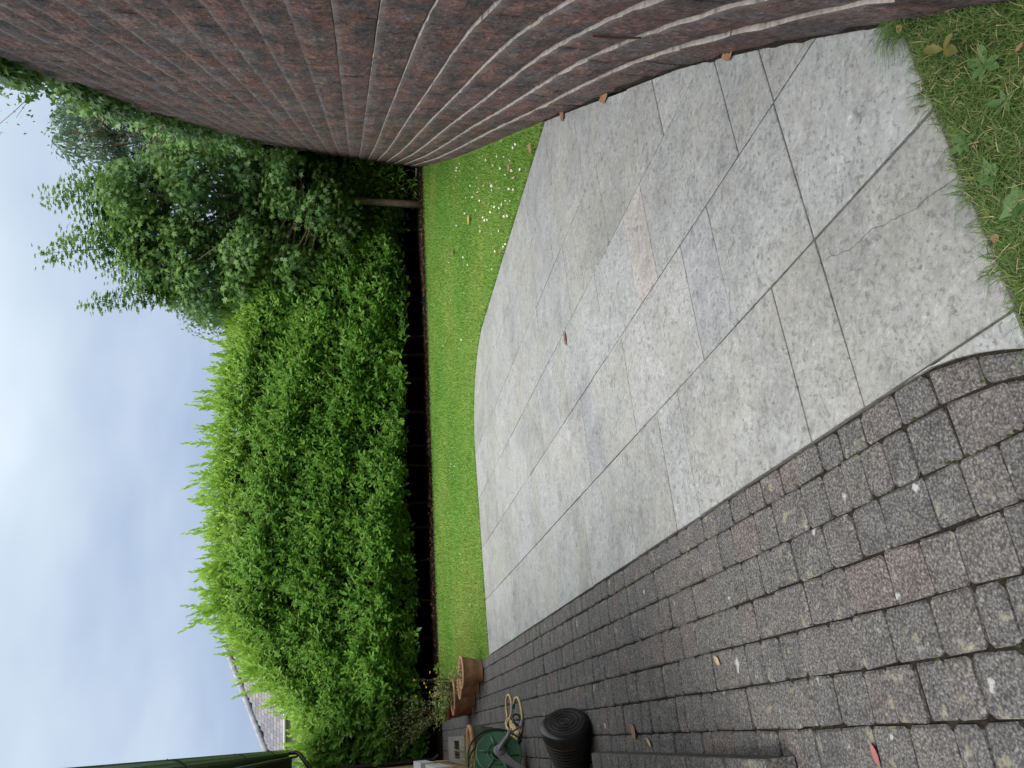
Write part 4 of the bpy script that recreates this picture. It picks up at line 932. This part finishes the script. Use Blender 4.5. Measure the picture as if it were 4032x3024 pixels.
# door step of the same blocks
stp = thing('door_step', 'low raised step of grey blocks beside the black tub', 'step', tuple(P(-.29, 3.8, 0))); SO = np.array(stp.location)
def Ls(n, s, z): return P(n, s, z)-SO
mb = MB(); k4 = [(-.409, 2.715), (-.172, 2.715), (-.172, 4.855), (-.409, 4.855)]; vs = [Ls(n, s, z) for z in (-.03, .108) for n, s in k4]
mb.add(vs, [(3, 2, 1, 0), (4, 5, 6, 7)]+[(i, (i+1) % 4, 4+(i+1) % 4, 4+i) for i in range(4)]); mb.build('step_core', M['joint'], stp)
for col_, (n0, n1) in enumerate(((-.275, -.168), (-.408, -.278))):
    s = 2.71
    while s < 4.80:
        e_ = min(s+rng.uniform(.10, .20), 4.86)
        if 4.86-e_ < .06: e_ = 4.86
        poly = [P(n, q)[:2] for n, q in ((n0, s+.003), (n1, s+.003), (n1, e_-.003), (n0, e_-.003))]
        if area(poly) < 0: poly = poly[::-1]
        V, F = slab_geo(poly, .122+rng.normal(0, .001), .004 if col_ == 0 else .06, .006, .004); cen = np.mean(V, 0); obj('block', np_mesh('block', np.array(V)-cen, [[f] for f in F], M['paver'], {'rnd': np.full(len(F), rng.random()*.5)}), stp, cen-SO); s = e_

# ------------------------------------------------------------------ neighbour's roof beyond the hedge
def roof_house():
    Yh = 40.0; tip = atY(893, 2543, Yh+1.0); low = atY(1048, 2945, Yh)                    # hip line, seen from the lawn
    base = np.array([-12.0, Yh+4, 0]); t = thing('neighbour_house', 'grey tiled hipped roof of a neighbouring house above the hedge end', 'house', tuple(base))
    ex = np.array([1., .06, 0]); ex /= np.linalg.norm(ex)
    # roof plane through tip and low, sloping towards us at about 35 degrees, eaves along ex
    up = np.array([-ex[1]*math.cos(R(33)), ex[0]*math.cos(R(33)), math.sin(R(33))])
    nrm = np.cross(ex, up)
    # place the low corner on the plane through tip: slide along its own sight line
    d = low-np.array([0, 0, EYE]); k = ((tip-np.array([0, 0, EYE]))@nrm)/(d@nrm); low = np.array([0, 0, EYE])+d*k
    def loc(u, v, w=0.0): return low+ex*u+up*v+nrm*w
    tu, tv = (tip-low)@ex, (tip-low)@up
    v_e = -1.6; W = tu*2+6
    mb = MB(); mb.add([loc(v_e*tu/tv, v_e, -.05)-base, loc(W, v_e, -.05)-base, loc(W-tu*(1), tv, -.05)-base, loc(tu, tv, -.05)-base], [(0, 1, 2, 3)]); rf = mb.build('roof', M['roof_under'], t)
    # tiles: each one an object, sharing one mesh
    tw, tl = .34, .30; mbt = MB(); mbt.box((0, 0, 0), (tw-.012, tl+.05, .018), bev=.003)
    me = bpy.data.meshes.new('tile'); me.from_pydata(mbt.v, [], mbt.f); me.materials.append(M['roof_tile']); me.update()
    rot = Matrix((ex, up, nrm)).transposed(); tilt = Matrix.Rotation(R(-2.5), 3, 'X')
    eul = (rot @ tilt).to_euler(); cells = []; nv = int((tv-v_e)/tl)
    for j in range(nv):
        v = v_e+tl*(j+.5); hip = v*tu/tv; u = hip+.10-(tw*.5 if j % 2 else 0); u = math.ceil((hip+.05-(tw/2 if j % 2 else 0))/tw)*tw+(tw/2 if j % 2 else 0)
        while u < W-2: cells.append((u+tw/2, v)); u += tw
    cells.sort(key=lambda q: (q[0]-q[1]*tu/tv > 5.2, q[1] < -1.2, q[0]))
    V = []; F = []
    for i, (u, v) in enumerate(cells):
        p_ = loc(u, v, .012)-base
        if i < 300: o = obj('tile', me, rf, tuple(p_)); o.rotation_euler = eul
        else:
            b = len(V); V += [tuple(p_+np.array(rot @ tilt @ Vector(q))) for q in mbt.v]; F += [[b+a for a in f] for f in mbt.f]
    if V: o = obj('far_tiles', np_mesh('far_tiles', V, [F], M['roof_tile']), rf); o['kind'] = 'stuff'
    n_ = 16                                                    # half-round hip tiles
    for i in range(n_):
        v = v_e+(tv-v_e)*i/n_; v2 = v_e+(tv-v_e)*(i+1.06)/n_; mb = MB(); mb.tube([loc(v*tu/tv, v, .05)-base, loc(v2*tu/tv, v2, .075)-base], [.15, .135], 8); mb.build('hip_tile', M['ridge'], t, True)
    # side slope and walls
    back = loc(tu, tv)+np.array([0, 6, 0]); e0 = loc(v_e*tu/tv, v_e, -.05); e1 = e0+np.array([-.4, 11.5, 0]); w1 = loc(W, v_e, -.05); 
    mb = MB(); mb.add([e0-base, loc(tu, tv, -.05)-base, e1-base], [(0, 1, 2)]); mb.build('side_roof', M['roof_under'], t)
    mb = MB(); q = [e0+np.array([.4, .4, 0]), w1+np.array([-.4, .4, 0]), w1+np.array([-.4, 10, 0]), e1+np.array([.4, -.4, 0])]
    vs = [(a_[0]-base[0], a_[1]-base[1], zz-base[2]) for zz in (-.1, e0[2]+.02) for a_ in q]; mb.add(vs, [(4, 5, 6, 7)]+[(i, (i+1) % 4, 4+(i+1) % 4, 4+i) for i in range(4)]); mb.build('wall', M['render'], t)
    mb = MB(); mb.tube([e0-base+np.array([0, -.06, -.02]), w1-base+np.array([0, -.06, -.02])], .06, 6); mb.build('gutter', M['sill'], t, True)
roof_house()

# ------------------------------------------------------------------ pots, planter and their plants
def pot(name, label, n, s, rim, foot, h, mat, rimmat=None, oval=1.0, rot=0):
    t = thing(name, label, 'pot', tuple(P(n, s, 0)))
    mb = MB(); mb.lathe([(foot*.6, .012), (foot, .012), (foot*1.03, .0), (foot*1.05, .02), (foot*1.02, .035), (foot+(rim-foot)*.35, h*.3), (foot+(rim-foot)*.72, h*.62), (rim*.93, h*.80), (rim*.955, h*.82), (rim*.965, h*.9)], 40); mb.build('body', M[mat], t, True)
    mb = MB(); mb.lathe([(rim*.96, h*.895), (rim*1.02, h*.91), (rim*1.05, h*.95), (rim*1.03, h*.99), (rim*.97, h), (rim*.91, h*.98), (rim*.88, h*.9), (rim*.86, h*.80)], 40); mb.build('rim', M[rimmat or mat], t, True)
    mb = MB(); mb.lathe([(0, h*.82), (rim*.5, h*.835), (rim*.87, h*.81)], 24); mb.build('compost', M['soil'], t, True); t.rotation_euler.z = rot
    return t
pot('terracotta_pot', 'large terracotta bowl pot at the lawn corner, nearest of the pot cluster', .665, 9.60, .18, .115, .265, 'terracotta', 'terracotta_pale')
pot('terracotta_pot', 'terracotta bowl pot squeezed in the middle of the pot cluster', .55, 9.95, .165, .105, .25, 'terracotta', 'terracotta_pale')
pot('terracotta_pot', 'terracotta bowl pot with leafy plants farther back in the pot cluster', .435, 10.38, .21, .135, .29, 'terracotta', 'terracotta_pale')
t = thing('brown_planter', 'dark red-brown rectangular trough planter behind the terracotta pots', 'planter', tuple(P(.36, 10.95, 0))); t.rotation_euler.z = RZ
mb = MB()
def tapered(mb, w0, d0, w1, d1, z0, z1, th_=.018):
    for (wa, da, wb, db, fl) in ((w0, d0, w1, d1, 1), (w0-th_*2, d0-th_*2, w1-th_*2, d1-th_*2, -1)):
        vs = [(sx*wa/2, sy*da/2, z0) for sx, sy in ((-1, -1), (1, -1), (1, 1), (-1, 1))]+[(sx*wb/2, sy*db/2, z1) for sx, sy in ((-1, -1), (1, -1), (1, 1), (-1, 1))]
        mb.add(vs, [(i, (i+1) % 4, 4+(i+1) % 4, 4+i)[::fl] for i in range(4)]+([(3, 2, 1, 0)] if fl > 0 else []))
tapered(mb, .42, .26, .50, .33, 0, .30); mb.build('trough', M['terracotta_dark'], t)
mb = MB()
for sx, sy, dx, dy in ((0, .165, .53, .03), (0, -.165, .53, .03), (.25, 0, .03, .30), (-.25, 0, .03, .30)): mb.box((sx, sy, .305), (dx, dy, .035), bev=.006)
mb.build('rim', M['terracotta_dark'], t); mb = MB(); mb.box((0, 0, .25), (.44, .27, .02)); mb.build('compost', M['soil'], t)
def plant(name, label, n, s, z, stems, height, spread, leafsize, per, mat, tmpl=SMALL, seed=0, lean=(0, 0), flowers=0, cat='plant', bare=.0, stemmat='twig', tint=.3, thick=.003):
    b = P(n, s, z); t = thing(name, label, cat, tuple(b)); r = np.random.default_rng(seed); mb = MB(); O, Y, Nn, S = [], [], [], []; tips = []
    for i in range(stems):
        an = r.uniform(0, 6.28); h_ = height*r.uniform(.55, 1.0); out = spread*r.uniform(.1, 1); st = np.array([math.cos(an)*.06, math.sin(an)*.06, -.03]); d = np.array([math.cos(an)*out+lean[0], math.sin(an)*out+lean[1], h_])
        pts = [st+d*np.array([f*f*.6+f*.4, f*f*.6+f*.4, f])+r.normal(0, .012, 3) for f in (0, .3, .6, .85, 1)]; mb.tube(pts, [thick, thick*.9, thick*.7, thick*.5, thick*.35], 4); tips.append(pts[-1])
        for j in range(per):
            f = r.uniform(bare, 1); q = np.array([np.interp(f, [0, .3, .6, .85, 1], [p_[k] for p_ in pts]) for k in range(3)]); O.append(q+r.normal(0, .012, 3)); Y.append(np.array([r.normal(), r.normal(), r.normal(.2, .5)])); Nn.append(np.array([r.normal(0, .5), r.normal(0, .5), 1])); S.append(leafsize*r.uniform(.5, 1.2))
    mb.build('stems', M[stemmat], t)
    if O: k = len(O); o = obj('foliage', leaf_mesh('foliage', tmpl, O, Y, Nn, S, r.random(k), np.clip(r.normal(tint, .25, k), 0, 1), M[mat]), t); o['kind'] = 'stuff'
    for i in range(flowers):
        q = tips[i]; mb = MB(); mb.lathe([(.0, .006), (.012, .004), (.017, 0), (.012, -.006), (0, -.008)], 10); mb.build('flower', M['yellow'], t, True, tuple(q+np.array([0, 0, .004])))
    return t
plant('potted_herb', 'leafy green herb growing in the nearest terracotta bowl', .665, 9.60, .235, 12, .16, .14, .045, 7, 'herb', seed=1, tint=.4)
plant('potted_plant', 'dry twiggy plant in the middle terracotta bowl', .575, 10.02, .225, 16, .22, .20, .03, 5, 'herb', seed=2, stemmat='straw')
plant('trailing_plant', 'bushy bright green trailing plant filling the back terracotta bowl', .475, 10.45, .25, 46, .30, .26, .055, 13, 'herb', seed=3, tint=.45)
plant('yellow_button_flowers', 'slender stalks with yellow button flowers above the pots', .60, 10.35, .23, 9, .62, .16, .03, 5, 'herb', NARROW, seed=14, flowers=6, bare=.0, stemmat='weed' if False else 'twig', thick=.0035)
plant('grey_sage_shrub', 'tall wispy grey-leaved shrub with seed heads behind the pots', .33, 10.95, .26, 40, .95, .34, .032, 15, 'sage', seed=5, lean=(-.22, .05), bare=.35, tint=.3, thick=.0022)
plant('lime_foliage_plant', 'lime green leafy plant hanging over the brown planter', .34, 10.85, .26, 34, .34, .30, .06, 10, 'herb', LAUREL, seed=6, tint=.7)
for i, (nn1, ss1, hh1) in enumerate(((.62, 10.9, .30), (.50, 11.2, .36))):
    t = thing('clay_ornament', ('rounded pale clay ornament on a stake above the pots, nearer the lawn', 'twin pale clay ornament on a stake among the leaves above the planter')[i], 'ornament', tuple(P(nn1, ss1, 0)))
    mb = MB(); mb.tube([(0, 0, 0), (0, 0, hh1)], .008, 6); mb.build('stake', M['twig'], t)
    mb = MB(); mb.lathe([(.0, hh1-.01), (.018, hh1), (.03, hh1+.03), (.026, hh1+.06), (.012, hh1+.085), (0, hh1+.09)], 14); mb.build('head', M['terracotta_pale'], t, True)
sd = P(1.5, 12.9, .0)
plant('laurel_seedling', 'small laurel seedling at the bed edge beside the pots', 1.05, 13.75, .0, 3, .28, .1, .11, 5, 'laurel', LAUREL, seed=9, tint=.3, bare=.5)

# green glazed pot with terracotta lip
t = thing('green_glazed_pot', 'dark green glazed pot with terracotta lip behind the hose reel', 'pot', tuple(P(-.13, 8.42, 0)))
mb = MB(); mb.lathe([(.10, 0), (.115, .0), (.13, .02), (.165, .12), (.19, .22), (.197, .29), (.19, .335)], 40); mb.build('body', M['glaze'], t, True)
mb = MB(); mb.lathe([(.188, .33), (.205, .34), (.212, .355), (.205, .372), (.188, .375), (.175, .36), (.168, .32), (.16, .22), (.10, .06), (0, .05)], 40); mb.build('lip', M['terracotta_pale'], t, True)
plant('pot_straw', 'a few dry stalks sticking out of the green glazed pot', -.13, 8.42, .30, 12, .14, .2, .03, 2, 'sage', NARROW, seed=12, stemmat='straw')

# ornamental grass in a small pot behind the reel
gb = P(-.25, 8.3, 0); t = thing('ornamental_grass', 'yellow-green ornamental grass with feathery seed heads behind the hose reel', 'grass plant', tuple(gb))
mb = MB(); mb.lathe([(.0, .0), (.10, .0), (.14, .2), (.15, .205), (.14, .215), (.12, .19), (0, .18)], 24); mb.build('pot', M['terracotta_dark'], t, True)
r = np.random.default_rng(8); n = 420; V = []; F = []
for i in range(n):
    an = r.uniform(0, 6.28); d = np.array([math.cos(an), math.sin(an), 0]); s_ = np.array([-d[1], d[0], 0]); b = np.array([*(d[:2]*r.uniform(0, .09)), .17]); Ln = r.uniform(.18, .42); w = .0035; k0 = len(V); o_ = r.uniform(.15, .8)
    for f in (0, .35, .7, 1): c_ = b+d*Ln*o_*f*f+np.array([0, 0, Ln*(1.0*f-.3*o_*f*f)]); V += [tuple(c_-s_*w*(1-f*.9)), tuple(c_+s_*w*(1-f*.9))]
    F += [(k0+2*j, k0+2*j+1, k0+2*j+3, k0+2*j+2) for j in range(3)]
o = obj('blades', np_mesh('blades', V, [F], M['dry_grass'], {'rnd': np.repeat(r.random(n), 3), 'tint': np.zeros(3*n)}), t); o['kind'] = 'stuff'
for i, (dx, dy, h_) in enumerate(((.02, .0, .78), (-.05, .03, .66), (-.09, -.03, .6), (.06, .05, .55))):
    mb = MB(); pts = [np.array([dx*f*1.6, dy*f*1.6, .17+(h_-.17)*f]) for f in (0, .4, .65, .7, .8, .92, 1)]; mb.tube(pts, [.002, .002, .002, .008, .011, .007, .001], 6); mb.build('seed_head', M['straw'], t, True)

# drain gully with pale surround
t = thing('drain_gully', 'pale concrete drain surround with a dark open gully by the house', 'drain', tuple(P(-.205, 12.3, 0))); t.rotation_euler.z = RZ
mb = MB(); w_, l_ = .36, 1.9
for (cx, cy, dx, dy) in ((.72, 0, .75, w_), (-.60, 0, .55, w_), (.02, -.15, .66, .06), (.02, .15, .66, .06)): mb.box((cx, cy, .015), (dx, dy, .034), bev=.006)
mb.build('surround', M['pale_slab'], t); mb = MB(); mb.box((.02, 0, .004), (.64, .23, .006)); mb.build('gully', M['iron'], t)
mb = MB()
for i in range(5): mb.box((-.22+i*.12, 0, .016), (.02, .22, .012))
mb.build('grating', M['iron'], t)

# ------------------------------------------------------------------ hose reel and hose
hr = thing('hose_reel', 'green garden hose reel with grey frame standing on the pavers', 'hose reel', tuple(P(-.235, 7.42, 0)))
face = gpt(1900, 2880)-np.array([0, 0, 0]); ang = math.atan2(-.55, .83)           # drum axis towards the camera, a little to the right
hr.rotation_euler.z = ang+math.pi/2                                                # local -y towards camera
def disc(y0, r0, r1, th_, mbx, k=40):
    Mx = Matrix.Translation((0, y0, .255)) @ Matrix.Rotation(R(90), 4, 'X'); mbx.lathe([(r0, -th_), (r1-.012, -th_), (r1, -th_*1.8), (r1+.004, 0), (r1, th_*1.2), (r1-.012, th_*.4), (r0, th_*.4)], k, 0, Mx)
for y0 in (-.10, .10):
    mb = MB(); disc(y0, .055, .195, .006, mb)
    for j in range(6):                                           # raised spokes
        an = j*math.pi/3+.3; Mx = (math.cos(an), math.sin(an)); 
        yy = y0-.008*(1 if y0 < 0 else -1); mb.tube([(Mx[0]*.075, yy, .255+Mx[1]*.075), (Mx[0]*.175, yy, .255+Mx[1]*.175)], [.013, .008], 6)
    mb.tube([(.10*math.cos(q), y0-.008*(1 if y0 < 0 else -1), .255+.10*math.sin(q)) for q in np.linspace(0, 2*math.pi, 30, endpoint=False)], .006, 6, closed=True)
    fl = mb.build('flange', M['reel_green'], hr, True)
    mb = MB(); mb.tube([(.197*math.cos(q), y0, .255+.197*math.sin(q)) for q in np.linspace(0, 2*math.pi, 40, endpoint=False)], .008, 6, closed=True); mb.build('flange_rim', M['reel_green'], fl, True)
mb = MB(); Mx = Matrix.Translation((0, 0, .255)) @ Matrix.Rotation(R(90), 4, 'X'); mb.lathe([(.06, -.10), (.06, .10)], 24, 0, Mx); mb.build('drum', M['reel_green'], hr, True)
mb = MB(); pts = []
for i in range(200):
    q = i/200; an = q*2*math.pi*9; lay = .085+.025*int(q*3); yy = -.08+.16*abs(((q*3) % 2)-1); pts.append((lay*math.cos(an), yy, .255+lay*math.sin(an)))
mb.tube(pts, .011, 6); mb.build('wound_hose', M['hose'], hr, True)
for y0 in (-.135, .135):                                        # curved grey side frames
    mb = MB(); sg = 1 if y0 < 0 else -1
    prof = [(-.23, .0, .028), (-.18, .09, .032), (-.10, .19, .042), (0, .262, .052), (.09, .22, .045), (.16, .12, .034), (.22, .02, .03)]
    vs = []; 
    for (xx, zz, w_) in prof: vs += [(xx-.3*w_, y0-.013, zz+w_*.75), (xx+.3*w_, y0-.013, zz-w_*.75 if zz-w_*.75 > .002 else .002), (xx+.3*w_, y0+.013, zz-w_*.75 if zz-w_*.75 > .002 else .002), (xx-.3*w_, y0+.013, zz+w_*.75)]
    fs = [(3, 2, 1, 0), tuple(range(len(vs)-4, len(vs)))]
    for i in range(len(prof)-1):
        for j in range(4): a, b = i*4+j, i*4+(j+1) % 4; fs.append((a, b, b+4, a+4))
    mb.add(vs, fs); mb.build('side_frame', M['reel_grey'], hr)
    mb = MB(); Mx = Matrix.Translation((0, y0-.014*sg, .255)) @ Matrix.Rotation(R(90), 4, 'X'); mb.lathe([(0, .012*sg), (.04, .012*sg), (.05, .004*sg), (.05, -.02*sg)], 20, 0, Mx); mb.build('axle_cap', M['reel_grey'], hr, True)
for xx in (-.23, .22): mb = MB(); mb.tube([(xx, -.20, .018), (xx, .20, .018)], .018, 8); mb.build('foot_bar', M['reel_grey'], hr, True)
mb = MB(); mb.tube([(0, -.15, .255), (0, -.19, .255), (.05, -.195, .21), (.10, -.195, .165), (.10, -.26, .16)], [.018, .018, .016, .016, .02], 8); mb.build('crank', M['reel_grey'], hr, True)
for y0, ra in ((-.03, .275), (.11, .262)):                      # dark green guard hoops round the drum
    mb = MB(); mb.tube([(ra*math.cos(q), y0, .255+ra*math.sin(q)*.98) for q in np.linspace(R(-62), R(100), 22)], .009, 8); mb.build('hoop', M['dark_green'], hr, True)
mb = MB(); mb.tube([(.22, -.12, .035), (.27, -.12, .075), (.32, -.12, .08), (.35, -.12, .05), (.33, -.12, .015), (.24, -.12, .015)], .010, 8); mb.build('nozzle_handle', M['black'], hr, True)
# loose hose looped on the pavers
def hz(a, b, z=.012): return gpt(1780+a*.2073, 2680+b*.2073, z)
raw = [(1225, 1430), (1210, 1200), (1180, 1000), (1120, 760), (1085, 715), (1050, 800), (1030, 960), (1010, 1110), (1060, 1230), (1150, 1275), (1190, 1220), (1160, 1060), (1100, 980), (1040, 800), (1050, 690), (1030, 520), (1030, 370), (1055, 280), (1090, 285), (1125, 400), (1130, 560), (1115, 760), (1150, 1010), (1190, 1230), (1200, 1330), (1250, 1290), (1240, 1120), (1200, 960), (1150, 850), (1170, 840), (1230, 950), (1275, 1010), (1310, 980), (1330, 850), (1330, 680), (1310, 520), (1280, 390), (1240, 320), (1200, 335), (1175, 400), (1168, 440)]
pts = [hz(a, b) for a, b in raw]; pts = np.array(pts); k = len(pts)
def catmull(p, n=7):
    out = []
    for i in range(len(p)-1):
        a, b, c_, d_ = p[max(i-1, 0)], p[i], p[i+1], p[min(i+2, len(p)-1)]
        for j in range(n):
            u = j/n; out.append(.5*((2*b)+(-a+c_)*u+(2*a-5*b+4*c_-d_)*u*u+(-a+3*b-3*c_+d_)*u**3))
    out.append(p[-1]); return np.array(out)
cp_ = catmull(pts); r = np.random.default_rng(2)
for i in range(len(cp_)):                                        # lift the later turns over the earlier ones
    dd = np.linalg.norm(cp_[:max(0, i-12), :2]-cp_[i, :2], axis=1) if i > 12 else np.array([9.])
    near_ = (dd < .024).sum(); cp_[i, 2] = .0115+.021*min(3, near_ > 0 and 1+near_//6)
zs = np.convolve(np.pad(cp_[:, 2], 3, 'edge'), np.ones(7)/7, 'valid'); cp_[:, 2] = zs
ho = cp_[-1]; t = thing('garden_hose', 'cream yellow garden hose lying in loops on the pavers', 'hose', (float(ho[0]), float(ho[1]), 0))
mb = MB(); mb.tube(cp_-np.array([ho[0], ho[1], 0]), .0105, 8); mb.build('hose', M['hose'], t, True)
d = unit(cp_[-1]-cp_[-4]); q = cp_[-1]-np.array([ho[0], ho[1], 0]); mb = MB(); mb.tube([q-d*.01, q, q+d*.05, q+d*.055], [.012, .017, .017, .012], 10); mb.build('connector', M['teal'], t, True)

# ------------------------------------------------------------------ black ribbed tub lying on its side
fc = P(.055, 5.22, 0); tub = thing('black_tub', 'black ribbed plastic tub lying on its side by the step', 'tub', tuple(P(-.06, 5.2, 0)))
ax = unit(np.array([.985, -.17, 0.0])); RW, RN, LT = .165, .085, .37
tl = math.atan((RW-RN)/LT); axis = np.array([ax[0]*math.cos(tl), ax[1]*math.cos(tl), math.sin(tl)])        # towards the wide closed end
cen = P(.015, 5.25, 0); cen = np.array([cen[0], cen[1], RW*math.cos(tl)+.002])
zq = Vector(axis).to_track_quat('Z', 'Y').to_matrix().to_4x4(); TO = np.array(tub.location); Mx = Matrix.Translation(Vector(cen-TO)) @ zq
prof = [(RW*.80, .002), (RW*.90, -.004), (RW*.965, -.018), (RW, -.045), (RW*.995, -.075)]
for i in range(11):
    z = -.085-i*.027; rr = RW+(RN-RW)*(-z-.06)/LT; prof += [(rr+.001, z), (rr-.003, z-.005), (rr-.003, z-.018), (rr+.001, z-.023)]
prof += [(RN, -LT), (RN*.93, -LT), (RN*.9, -LT+.03)]
mb = MB(); mb.lathe(prof, 56, 0, Mx); mb.build('body', M['black'], tub, True)
mb = MB(); mb.lathe([(0, .0), (RW*.5, .0), (RW*.80, .002)], 56, 0, Mx); lid = mb.build('end_face', M['black'], tub)
for rr, a0, a1 in ((.028, .3, 5.6), (.055, -1.2, 4.6), (.082, 1.6, 7.0), (.108, .2, 6.2)):
    mb = MB(); mb.tube([tuple(Mx @ Vector((rr*math.cos(q), rr*math.sin(q), .0025))) for q in np.linspace(a0, a1, 44)], .0026, 5); mb.build('moulded_ring', M['scuff'], tub, True)
for i in range(11):
    z = -.092-i*.027; rr = RW+(RN-RW)*(-z-.06)/LT+.001; mb = MB(); mb.tube([tuple(Mx @ Vector((rr*math.cos(q), rr*math.sin(q), z))) for q in np.linspace(0, 6.283, 48, endpoint=False)], .0028, 5, closed=True); mb.build('rib', M['scuff'], tub, True)
